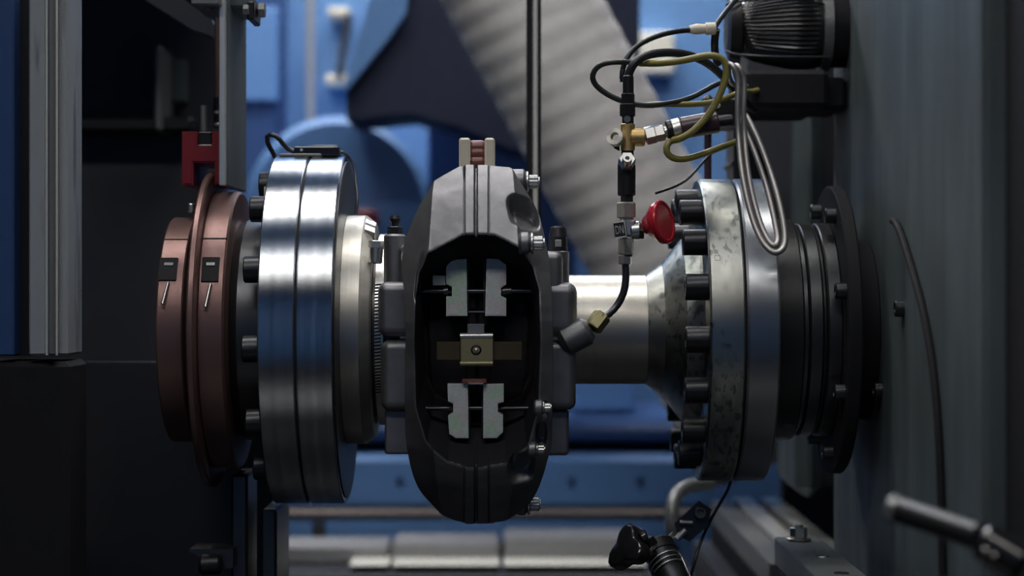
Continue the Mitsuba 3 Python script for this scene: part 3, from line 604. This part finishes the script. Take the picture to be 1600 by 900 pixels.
part(fl2, 'ring', ring(xg0, xg1, rf, 0.03, 0.0015, 200), 'rod_steel')
part(fl2, 'seam', ring(xe, xg0, rf - 0.003, 0.03, 0.0002), 'black_pit')
bh = thing('bearing_housing', 'black stepped bearing housing with polished bands right of the flanges', 'bearing housing')
xx = xg1
for j, (a, r, m) in enumerate(((1258, 0.086, 'black_oxide'), (1266, 0.080, 'dark_steel'), (1288, 0.083, 'dark_steel'), (1294, 0.079, 'black_oxide'), (1318, 0.083, 'dark_steel'))):
    x9 = xn(a, r); part(bh, 'band', ring(xx, x9, r, 0.03, 0.001), m); xx = x9
part(bh, 'disc', ring(xx, xx + 0.010, 0.112, 0.03, 0.0012), 'black_pit')
part(bh, 'cover', ring(xx + 0.010, XW, 0.070, 0.03, 0.001), 'black_pit')
for i in range(8):
    a = math.radians(18 + 45 * i); p = AX + np.array([xx, -0.098 * math.cos(a), 0.098 * math.sin(a)])
    part(bh, 'screw', capscrew(p, (-1, 0, 0), 0.006, 0.008), 'dark_steel')
# the wall of the gearbox that everything on the right is mounted on
gw = thing('gearbox_wall', 'large rough dark grey-green casing wall closing the right side', 'casing')

part(gw, 'shade_panel', bx([XW + 0.012, -0.80, -0.9], [XW + 0.15, -0.402, 0.62], 0.004), 'black_pit')  # added black panel, its colour standing in for shade at the frame edge
part(gw, 'casing', bx([XW, -0.40, -0.9], [XW + 0.15, 0.16, 0.62], 0.004), 'mill_plate')
part(gw, 'rear_casing', bx([0.285, 0.46, -0.2], [0.75, 0.56, 0.62], 0.004), 'dark_paint')
part(gw, 'rear_post', bx([X(1236, 0.34), 0.30, -0.195], [X(1275, 0.34), 0.45, 0.19], 0.01), 'mill_plate')
part(gw, 'rear_panel', bx([X(1222, 0.74), 0.74, -0.9], [0.75, 0.76, 0.1], 0.003), 'dark_paint')
part(gw, 'rear_frame', bx([X(1165, 0.36), 0.34, -0.02], [X(1240, 0.36), 0.45, 0.6], 0.004), 'dark_paint')
part(gw, 'shade_plate', bx([X(1300, 0), -0.55, 0.36], [XW + 0.15, 0.16, 0.38], 0.003), 'dark_paint')  # unseen plate added overhead to keep lamp light off the right side
for py, y in ((482, -0.155), (610, -0.07)): part(gw, 'screw', capscrew(np.array([XW, y, Z(py, y)]), (-1, 0, 0), 0.006, 0.006), 'dark_steel')
solo('casing_shadow_line', tube([np.array([XW - 0.0026, y, Z(py, y)]) for py, y in ((345, -0.13), (365, -0.16), (420, -0.20), (480, -0.235), (560, -0.265), (660, -0.285), (780, -0.295), (900, -0.30))], 0.0026), 'black_pit', 'shadow-like dark line curving down the face of the casing wall, built as a black tube', 'cable')  # black tube drawn in place of a shadow-like line on the wall

# ------------------------------------------------------------------ ribbed black lamp/motor, upper right
ml = thing('ribbed_motor', 'glossy black ribbed motor housing behind wire bars in the upper right', 'motor')
ym = 0.10; cm = P(1200, 46, ym); sm = S(ym)
nA, nL = 300, 40; a = np.linspace(0, 2 * math.pi, nA + 1); V = []
prof = np.array([(-62, 4), (-61, 22), (-58, 34), (-50, 40), (-40, 43), (-20, 49), (10, 56), (45, 61), (80, 60)], float)
ts = np.linspace(-62, 80, nL); rs = np.maximum(PchipInterpolator(prof[:, 0], prof[:, 1])(ts), 0.5)
for t0, r0 in zip(ts, rs):
    amp = 1.7 * sst(-44, -20, t0) * (1 - sst(62, 76, t0))
    rr = (r0 + amp * np.sign(np.cos(a * 50)) * np.abs(np.cos(a * 50)) ** 0.6) * sm
    V.append(cm + np.stack([np.full(nA + 1, t0 * sm), rr * -np.cos(a), rr * np.sin(a)], 1))
V = np.vstack(V); k = np.arange(nA); Fc = []
for i in range(nL - 1):
    o, q = i * (nA + 1), (i + 1) * (nA + 1); Fc += [np.stack([o + k, q + k, o + k + 1], 1), np.stack([o + k + 1, q + k, q + k + 1], 1)]
part(ml, 'ribbed_shell', trimesh.Trimesh(V, np.vstack(Fc), process=False), 'black_gloss', smooth=True)
part(ml, 'end_cap', lathe([(0, 0), (0, 34 * sm), (4 * sm, 48 * sm), (20 * sm, 58 * sm), (20 * sm, 0)], cm + [-66 * sm, 0, 0], n=64, closed=False), 'black_oxide')
part(ml, 'flange', lathe([(0, 0), (0, 66 * sm), (14 * sm, 66 * sm), (14 * sm, 0)], cm + [80 * sm, 0, 0], n=64, closed=False), 'grey_steel')
part(ml, 'body', lathe([(0, 0), (0, 60 * sm), (26 * sm, 60 * sm), (26 * sm, 0)], cm + [94 * sm, 0, 0], n=64, closed=False), 'black_pit')
for h_ in (-0.72, 0.62):
    part(ml, 'guard_bar', tube([cm + np.array([t_ * sm, -math.sqrt(max(0, 1 - h_ * h_)) * q * sm, -h_ * -1 * q * sm * 1.0]) for t_, q in ((-70, 52), (-55, 60), (0, 66), (60, 67), (90, 67))], 0.0012), 'dark_steel')
part(ml, 'bracket', pbx(1166, 108, 1295, 168, 0.06, 0.2, 0.004), 'black_pit')
part(ml, 'bracket_arm', pbx(1240, 120, 1324, 172, 0.08, 0.155, 0.004), 'black_pit')

# ------------------------------------------------------------------ manifold: the stack of fittings in front of the duct
mf = thing('valve_stack', 'upright stack of black, brass and nickel fittings with a red valve knob', 'valve')
yv = -0.085; sv = S(yv)
def seg(name, x0, x1, z0, z1, m, hexa=False, label=None, y=yv, n=28):
    cx = (x0 + x1) / 2; r = (x1 - x0) / 2 * S(y)
    g = hexrod(P(cx, z1, y), P(cx, z0, y), r * 1.06, 0.26) if hexa else rod(P(cx, z1, y), P(cx, z0, y), r, n, min(0.0008, r * 0.2))
    return part(mf, name, g, m, label)
seg('crimp_sleeve', 973, 990, 118, 148, 'black_oxide'); seg('hose_nut', 971, 991.5, 146, 163, 'black_oxide', True)
seg('hose_nut', 968.5, 992.5, 162, 182, 'black_oxide', True); seg('adapter', 972, 990, 180, 196, 'black_oxide')
part(mf, 'gauge_port', rod(P(980, 186, yv - 0.0042), P(980, 186, yv - 0.0062), 0.0026, 18), 'grey_steel')
tee = seg('tee', 970, 992, 193, 236, 'brass', False, 'brass tee piece')
part(tee, 'side_branch', rod(P(984, 214, yv), P(1008, 215, yv), 0.0066, 28, 0.001), 'brass')
lug = lathe([(-0.003, 0.0032), (-0.003, 0.0062), (0.003, 0.0062), (0.003, 0.0032)], P(962, 215, yv - 0.006), (-0.35, -1, 0.25), 28)
part(mf, 'ring_lug', lug, 'nickel'); part(mf, 'lug_arm', hull([P(956, 220, yv), P(968, 236, yv), P(956, 224, yv - .004), P(968, 218, yv), P(960, 232, yv - .003)]), 'black_oxide')
seg('lower_adapter', 971, 990, 234, 246, 'black_oxide')
eb = seg('elbow_body', 965, 993, 256, 306, 'black_oxide', False, 'black elbow with a bright nipple', n=36)
part(eb, 'dome', trimesh.creation.icosphere(3, 0.0064).apply_translation(P(979, 258, yv)), 'black_oxide', smooth=True)
nd = np.array([0.02, -0.9, 0.42])
part(eb, 'nipple_nut', hexrod(P(979, 256, yv - 0.004), P(979, 256, yv - 0.004) + nd * 0.008, 0.0064), 'chrome'); part(eb, 'nipple', lathe([(0, 0), (0, 0.004), (0.008, 0.0032), (0.008, 0.0016), (0.004, 0.0014), (0.004, 0)], P(979, 255, yv - 0.010), nd, 22, closed=False), 'chrome')
seg('thread', 970, 989, 303, 318, 'dark_steel', True)
seg('upper_hex', 964, 993, 316, 341, 'nickel', True, n=6); seg('neck', 969, 990, 340, 348, 'chrome')
vb = part(mf, 'valve_body', join(bx(P(968, 370, yv) + [0, -0.006, 0], P(993, 343, yv) + [0, 0.006, 0], 0.0015), rod(P(984, 360, yv), P(1000, 360, yv), 0.0070, 28, 0.001)), 'chrome')
pl_c = P(968.5, 359, yv - 0.0085); 
rot = trimesh.transformations.rotation_matrix(math.radians(-14), [0, 0, 1], [0, 0, 0]) @ trimesh.transformations.rotation_matrix(math.radians(-8), [0, 1, 0], [0, 0, 0])
def place(m): m = m.copy(); m.apply_transform(rot); m.apply_translation(pl_c); return m
fw, fh = 0.0044, 0.0056
part(vb, 'plate', place(bx([-fw, -0.001, -fh], [fw, 0.0045, fh], 0.0004)), 'dark_steel')
part(vb, 'plate_frame', place(cat([bx([-fw, -0.0016, z - 0.0005], [fw, -0.0008, z + 0.0005]) for z in (-fh, fh)] + [bx([x - 0.0005, -0.0016, -fh], [x + 0.0005, -0.0008, fh]) for x in (-fw, fw)])), 'nickel', smooth=False)
tx = meshkit.text_mesh('DN', 0.0058, 0.0006, True); tx.apply_translation(-tx.bounds.mean(0)); w_t = tx.extents[0]; tx.apply_scale([0.0062 / w_t, 1, 1]); tx.apply_transform(trimesh.transformations.rotation_matrix(math.pi / 2, [1, 0, 0])); tx.apply_translation([0, -0.0013, 0])
part(vb, 'marking', place(tx), 'nickel', smooth=False)
part(mf, 'bonnet', hexrod(P(996, 361, yv), P(1006, 361, yv), 0.0066), 'black_oxide'); part(mf, 'stem', rod(P(1000, 356, yv), P(1014, 353, yv), 0.0034), 'chrome')
kd = np.array([0.84, -0.50, 0.18]); kd /= np.linalg.norm(kd)
kb = part(mf, 'red_knob', lathe([(0, 0), (0, 0.0066), (0.004, 0.0090), (0.0085, 0.0138), (0.0120, 0.0162), (0.0150, 0.0166), (0.0162, 0.0158), (0.0165, 0.0140), (0.0156, 0.0132), (0.0156, 0)], P(1009, 353, yv), kd, 48, closed=False), 'red_plastic', 'glossy dark red knob')
seg('lower_hex', 966, 990, 371, 398, 'nickel', True); seg('skirt', 968, 988, 394, 402, 'black_oxide'); seg('tube_nut', 966.5, 987, 398, 413, 'chrome', True)
solo('brake_pipe', tube([P(977, 410, yv), P(978, 432, yv), P(974, 458, yv), P(962, 480, yv), P(946, 495, yv - .004), P(936, 503, yv - .008)], 0.0027), 'dark_steel', 'thin bent steel pipe from the valve down to the caliper', 'pipe')
t = thing('pipe_union', 'small olive-plated hex union where the bent pipe enters the caliper', 'pipe fitting')
part(t, 'nut', hexrod(P(926, 513, yv - 0.011), P(942, 492, yv - 0.007), 0.0070), 'olive_plating'); part(t, 'collar', rod(P(937, 499, yv - 0.008), P(942, 492, yv - 0.007), 0.0064, 24, 0.0008), 'olive_plating')
# side branch: nuts and pressure sensor
ps = thing('pressure_sensor', 'plum-coloured cylindrical pressure sensor with silver nuts on the side of the brass tee', 'sensor')
part(ps, 'nut', hexrod(P(1008, 213, yv), P(1024, 209, yv), 0.0070, 0.3), 'chrome'); part(ps, 'nut', hexrod(P(1023, 209, yv), P(1038, 206, yv), 0.0066, 0.3), 'chrome')
part(ps, 'neck', rod(P(1036, 207, yv), P(1044, 205, yv), 0.0046), 'chrome')
part(ps, 'collar', rod(P(1042, 205, yv), P(1051, 203, yv), 0.0078, 32, 0.0008), 'black_oxide'); part(ps, 'ring', rod(P(1050, 203.5, yv), P(1064, 200, yv), 0.0080, 32, 0.0006), 'chrome')
part(ps, 'body', rod(P(1063, 200.5, yv), P(1122, 190, yv), 0.0082, 36, 0.001), 'plum_plastic'); part(ps, 'clip', rod(P(1052, 222, yv - .004), P(1052, 216, yv - .004), 0.0036, 20), 'black_oxide')
part(ps, 'plug', rod(P(1120, 190, yv), P(1146, 188, yv), 0.0045, 24, 0.001), 'black_oxide')

# hoses and cables
solo('black_hose', tube([P(981, 135, yv), P(984, 112, yv), P(998, 93, yv), P(1030, 83, yv + .01), P(1066, 84, yv + .02), P(1100, 96, yv + .03), P(1128, 118, yv + .05), P(1152, 146, yv + .09), P(1180, 172, yv + .14)], 0.0031, 18), 'rubber', 'thick black hose arching right from the top of the valve stack', 'hose')
solo('signal_cable', tube([P(973, 128, yv + .012), P(974, 105, yv + .012), P(990, 77, yv + .015), P(1020, 59, yv + .02), P(1052, 50, yv + .03), P(1080, 47, yv + .04)], 0.0020), 'rubber', 'thin black cable arching from the valve stack to the pale plug beside the motor', 'cable')
t = thing('cable_plug', 'pale metal plug at the end of the thin cable left of the ribbed motor', 'plug')
part(t, 'shell', lathe([(0, 0), (0, 0.0030), (0.006, 0.0042), (0.012, 0.0036), (0.013, 0.0048), (0.020, 0.0046), (0.020, 0)], P(1077, 46, yv + .04), (1, 0.1, 0.05), 24, closed=False), 'cream_plastic')
part(t, 'tail', tube([P(1119, 46, yv + .045), P(1117, 60, yv + .05), P(1117, 80, yv + .06), P(1122, 100, yv + .07)], 0.0030), 'rubber')
part(t, 'wire', tube([P(1116, 44, yv + .045), P(1128, 26, yv + .06), P(1144, 6, yv + .08), P(1160, -12, yv + .1)], 0.0020), 'rubber')
yy = yv - 0.012
solo('black_loop_cable', tube([P(1128, 128, yv + .075), P(1100, 142, yv + .06), P(1072, 155, yv + .035), P(1035, 163, yv + .022), P(1000, 164, yv + .016), P(960, 153, yv + .014), P(932, 134, yv + .012), P(926, 119, yv + .010), P(936, 103, yv + .008), P(960, 97, yv + .006), P(980, 97, yv + .008), P(998, 98, yv + .008)], 0.0021), 'black_cable', 'black-green cable looping widest to the left around the valve stack', 'cable')
solo('yellow_cable', tube([P(996, 98, yv + .008), P(1012, 99, yv + .006), P(1040, 98, yy), P(1075, 93, yy), P(1105, 87, yy), P(1128, 92, yy), P(1135, 112, yy), P(1127, 142, yy), P(1112, 172, yy), P(1088, 200, yy), P(1066, 215, yy), P(1052, 219, yy + .004)], 0.0026), 'yellow_cable', 'olive-yellow cable curling over in front of the sensor', 'cable')
solo('yellow_lead', tube([P(1052, 219, yv - .004), P(1043, 226, yv - .006), P(1042, 238, yv - .006), P(1052, 247, yv - .004), P(1072, 248, yv), P(1100, 240, yv + .01), P(1130, 229, yv + .02), P(1158, 219, yv + .03)], 0.0025), 'yellow_cable', 'olive-yellow lead dipping below the sensor and running right', 'cable')
solo('yellow_straight_cable', tube([P(1010, 164, yv + .03), P(1060, 163, yv + .03), P(1110, 160, yv + .035), P(1150, 147, yv + .05), P(1168, 143, yv + .09), P(1186, 140, 0.065)], 0.0022), 'yellow_cable', 'olive cable running nearly level to the right behind the sensor', 'cable')
yq = -0.10
def bundle(path, r, off): return [np.asarray(p) + off for p in path]
L1 = [P(1152, 132, yq + .05), P(1143, 110, yq + .02), P(1149, 102, yq), P(1157, 118, yq), P(1158, 160, yq), P(1159, 210, yq), P(1165, 270, yq - .01), P(1178, 330, yq - .02), P(1196, 375, yq - .03), P(1211, 389, yq - .034), P(1220, 384, yq - .032), P(1221, 362, yq - .026), P(1211, 312, yq - .014), P(1196, 262, yq), P(1178, 215, yq + .01), P(1160, 180, yq + .02)]
for j, (dx, dy, lab) in enumerate(((-0.0025, 0.0, 'left one of two braided steel hoses hanging in a long loop before the flange'), (0.0027, 0.007, 'right one of two braided steel hoses hanging in a long loop before the flange'))):
    c = np.array(L1); ctr = np.array([X(1188, yq), yq, Z(250, yq)])
    pts = [q + np.array([dx * math.cos(math.pi * min(max((i - 6.5) / 5.0, 0), 1)), dy, (-0.0026 if j == 0 else 0.0026) * math.sin(math.pi * min(max((i - 6.5) / 5.0, 0), 1))]) for i, q in enumerate(L1)]
    if j: pts[0] = pts[0] + [0.006, 0.008, 0.0]; pts[1] = pts[1] + [0.001, 0.003, 0]
    solo('braided_hose', tube(pts, 0.00215, 14, 0.003), 'braid', lab, 'hose', 'braided steel hoses')
solo('thin_black_wire', tube([P(1024, 302, -0.03), P(1050, 293, -0.03), P(1075, 279, -0.02), P(1096, 256, -.01), P(1118, 234, 0.0), P(1142, 220, 0.02)], 0.0011), 'rubber', 'thin black wire rising right from behind the red knob', 'wire')
t = thing('threaded_post', 'dark maroon post with a black cap behind the looping cables', 'post')
part(t, 'post', rod(P(1106, 290, 0.06), P(1106, 158, 0.06), 0.0030), 'plum_plastic'); part(t, 'cap', lathe([(0, 0), (0, 0.0052), (0.006, 0.0046), (0.009, 0.0020), (0.009, 0)], P(1106, 166, 0.06), (0, 0, 1), 24, closed=False), 'black_oxide')
t = thing('terminal_block', 'black terminal block with a bright round screw behind the sensor', 'terminal block')
part(t, 'body', pbx(1112, 152, 1160, 195, -0.02, 0.05, 0.002), 'black_oxide'); part(t, 'screw', trimesh.creation.icosphere(2, 0.0024).apply_translation(P(1121, 165, -0.021)), 'white_paint', smooth=True)
solo('wire_duct', prism([(1146, 195), (1166, 195), (1200, 260), (1200, 330), (1146, 330), (1146, 262), (1140, 256), (1146, 250)], 0.20, 0.26), 'black_oxide', 'black slotted strip behind the braided hoses', 'strip')

# ------------------------------------------------------------------ lower right: rails, bar, clamp, foreground tube
hb_ = -0.200
brx0, brx1 = 0.2110, 0.2470
bar = thing('clamp_bar', 'flat dark steel bar with a hex bolt in the lower right foreground', 'bar')
part(bar, 'bar', bx([brx0, -0.42, hb_ - 0.022], [brx1, 0.046, hb_], 0.001), 'bar_steel')
pbt = np.array([X(1247, 0.025), 0.022, hb_])
bb = part(bar, 'bolt', hexrod(pbt + [0, 0, 0.0025], pbt + [0, 0, 0.0105], 0.0068), 'chrome'); part(bb, 'washer', rod(pbt, pbt + [0, 0, 0.0026], 0.0100, 36, 0.0008), 'chrome'); part(bb, 'stud', rod(pbt + [0, 0, 0.0105], pbt + [0, 0, 0.0125], 0.0038, 20, 0.0006), 'chrome')
part(bar, 'support', bx([brx0 + 0.003, -0.42, -0.9], [brx1 - 0.003, 0.040, hb_ - 0.022], 0.002), 'dark_paint')
for y in (-0.075, -0.165): part(bar, 'hole', lathe([(0, 0.0055), (0.0008, 0.0048), (0.0006, 0.0036), (-0.0001, 0)], np.array([X(1287, -0.07) - 0.002, y, hb_]), (0, 0, 1), 24, closed=False), 'chrome' if y > -0.1 else 'black_pit')
t = thing('slotted_rail', 'slotted aluminium machine rail receding under the worn silver flange at the lower right', 'rail')
zr = -0.235
part(t, 'outer_lip', bx([0.2235, 0.18, zr - 0.03], [0.2455, 0.7, zr - 0.004], 0.0012), 'grey_steel')
part(t, 'edge', bx([0.2475, 0.18, zr - 0.03], [0.268, 0.7, zr], 0.0014), 'aluminium'); part(t, 'edge', bx([0.280, 0.18, zr - 0.03], [0.3005, 0.7, zr], 0.0014), 'aluminium')
part(t, 'core', bx([0.2235, 0.18, zr - 0.05], [0.3005, 0.7, zr - 0.026]), 'black_pit')
solo('hose_elbow', tube([P(1052, 840, 0.30), P(1050, 800, 0.30), P(1057, 773, 0.31), P(1078, 759, 0.33), P(1108, 756, 0.36)], 0.0065, 20), 'grey_steel', 'blurred grey pipe elbow behind the articulated arm, under the worn flange', 'pipe elbow')
solo('rail_bed', bx([0.205, 0.175, -0.9], [0.33, 0.72, -0.2855], 0.002), 'dark_paint', 'dark bed under the slotted rails at the lower right', 'bed', smooth=False)
yk = -0.10
ck = thing('articulated_arm', 'black articulated arm with a lobed knob and swivel clamp at the lower right', 'arm')
lob = [P(985, 858, yk)]
kn = np.array([-0.72, -0.55, 0.42]); kn /= np.linalg.norm(kn); d0, u0, w0 = frame(kn)
def lobes(c):
    out = []
    for q in range(24):
        an = q / 24 * 2 * math.pi; r = 0.0150 + 0.0042 * math.cos(3 * an + 0.5)
        for dd, k in ((-0.006, 0.86), (-0.004, 1.0), (0.004, 1.0), (0.0065, 0.85)): out.append(c + kn * dd + (math.cos(an) * u0 + math.sin(an) * w0) * r * k)
    return np.array(out)
kp = lobes(P(984, 858, yk)); fcs = []
for q in range(24):
    for j in range(3):
        a_, b_ = q * 4 + j, ((q + 1) % 24) * 4 + j; fcs += [[a_, b_, a_ + 1], [b_, b_ + 1, a_ + 1]]
kp = np.vstack([kp, P(984, 858, yk) - kn * 0.0065, P(984, 858, yk) + kn * 0.0072])
for q in range(24): fcs += [[96, ((q + 1) % 24) * 4, q * 4], [97, q * 4 + 3, ((q + 1) % 24) * 4 + 3]]
part(ck, 'grip', trimesh.Trimesh(kp, fcs, process=False), 'black_gloss', smooth=50)
part(ck, 'stud', rod(P(990, 860, yk + .003), P(1024, 866, yk + .02), 0.0042), 'dark_steel'); part(ck, 'nut', hexrod(P(1000, 860, yk), P(1018, 846, yk + .012), 0.006), 'black_gloss')
part(ck, 'boss', rod(P(1002, 842, yk), P(1012, 838, yk), 0.0062, 24, 0.001), 'black_gloss')
ta = ck
part(ta, 'tube', rod(P(1068, 940, yk + .0), P(1028, 856, yk + .03), 0.0118, 40, 0.002), 'dark_steel'); part(ta, 'collar', rod(P(1034, 868, yk + .026), P(1026, 851, yk + .032), 0.0128, 40, 0.001), 'black_oxide')
cc, dd_ = P(1042, 885, yk + .018), P(1028, 856, yk + .03) - P(1068, 940, yk)
dq, uq, wq = frame(dd_)
hel = [cc + dq * (0.004 * s_ - 0.004) + 0.0126 * (math.cos(s_ * 6.28) * uq + math.sin(s_ * 6.28) * wq) for s_ in np.linspace(0, 2.4, 40)]
solo('wound_wire', tube(hel + [P(1078, 900, yk - .01), P(1088, 930, yk - .01)], 0.0007, 8, 0.002), 'chrome', 'thin grey wire wound around the tube of the articulated arm', 'wire')
cb = ck
yw = -0.02
part(cb, 'swivel_clamp', hull([P(a, b, y) for a, b in ((1054, 818), (1092, 782), (1112, 796), (1106, 822), (1078, 846), (1060, 838)) for y in (yw, yw + 0.03)]), 'black_gloss', smooth=False)
part(cb, 'lever', rod(P(1058, 842, yw - .004), P(1072, 828, yw - .004), 0.0026, 16), 'chrome'); part(cb, 'screw', capscrew(P(1094, 802, yw), (0, -1, 0.2), 0.005, 0.004), 'dark_steel')
part(cb, 'rod', rod(P(1062, 816, yw - .002), P(1082, 817, yw - .002), 0.0016, 12), 'grey_steel'); part(cb, 'joint', rod(P(1046, 836, yw + .01), P(1052, 842, yw + .01), 0.004, 18), 'grey_steel')
solo('hanging_wire', tube([P(1142, 752, 0.0), P(1132, 775, 0.0), P(1120, 795, 0.0), P(1100, 835, -.01), P(1088, 868, -.02), P(1078, 905, -.02)], 0.0012), 'rubber', 'thin dark wire falling in front of the slotted rails', 'wire')
yf = -0.52
t = thing('foreground_tube', 'out-of-focus grey tube end near the lower right corner', 'tube')
part(t, 'tube', rod(P(1407, 797, yf), P(1533, 840, yf - 0.05), 0.0072, 36, 0.001), 'dark_steel'); part(t, 'ferrule', rod(P(1386, 790, yf + .003), P(1406, 797, yf), 0.0074, 36, 0.0015), 'grey_steel')
t = thing('foreground_fitting', 'blurred dark fitting with bright glints in the lower right corner', 'fitting')
part(t, 'body', rod(P(1533, 842, yf - .05), P(1600, 885, yf - .06), 0.010, 30, 0.002), 'black_gloss')
for q, (a, b) in enumerate(((1540, 860), (1554, 868), (1576, 872))): part(t, 'screw', trimesh.creation.icosphere(2, 0.0016).apply_translation(P(a, b, yf - .063)), 'chrome', smooth=True)

# ------------------------------------------------------------------ lower left: stand and bits in the dark
t = thing('support_stand', 'dark upright steel stand under the silver flange at the lower left', 'stand')
part(t, 'plate', bx([X(412, 0.02), 0.0, -0.9], [X(437, 0.02), 0.09, Z(792, 0.02)], 0.002), 'dark_steel'); part(t, 'post', bx([X(366, 0.02), 0.0, -0.9], [X(392, 0.02), 0.06, Z(738, 0.02)], 0.002), 'dark_steel')
t = thing('angle_bracket', 'small grey angle bracket near the bottom left edge of the stand', 'bracket')
part(t, 'plate', prism([(296, 858), (364, 858), (364, 888), (352, 888), (346, 870), (312, 870), (296, 862)], -0.02, 0.02), 'dark_steel'); part(t, 'knob', rod(P(312, 882, -0.03), P(346, 882, -0.03), 0.008, 20, 0.002), 'black_oxide')
part(cabin, 'base', bx([-1.2, -0.115, -1.0], [X(110, -0.11), -0.05, Z(560, -0.05)], 0.004), 'black_pit', smooth=False)  # added black block; its colour stands in for the unlit corner under the column
# steel rail in front of and below the rig (mirrored in the silver flange)
solo('front_bed_rail', bx([-0.6, -0.64, -0.50], [0.15, -0.43, -0.45], 0.004), 'grey_steel', 'pale machined bed rail below and in front of the rig', 'rail')
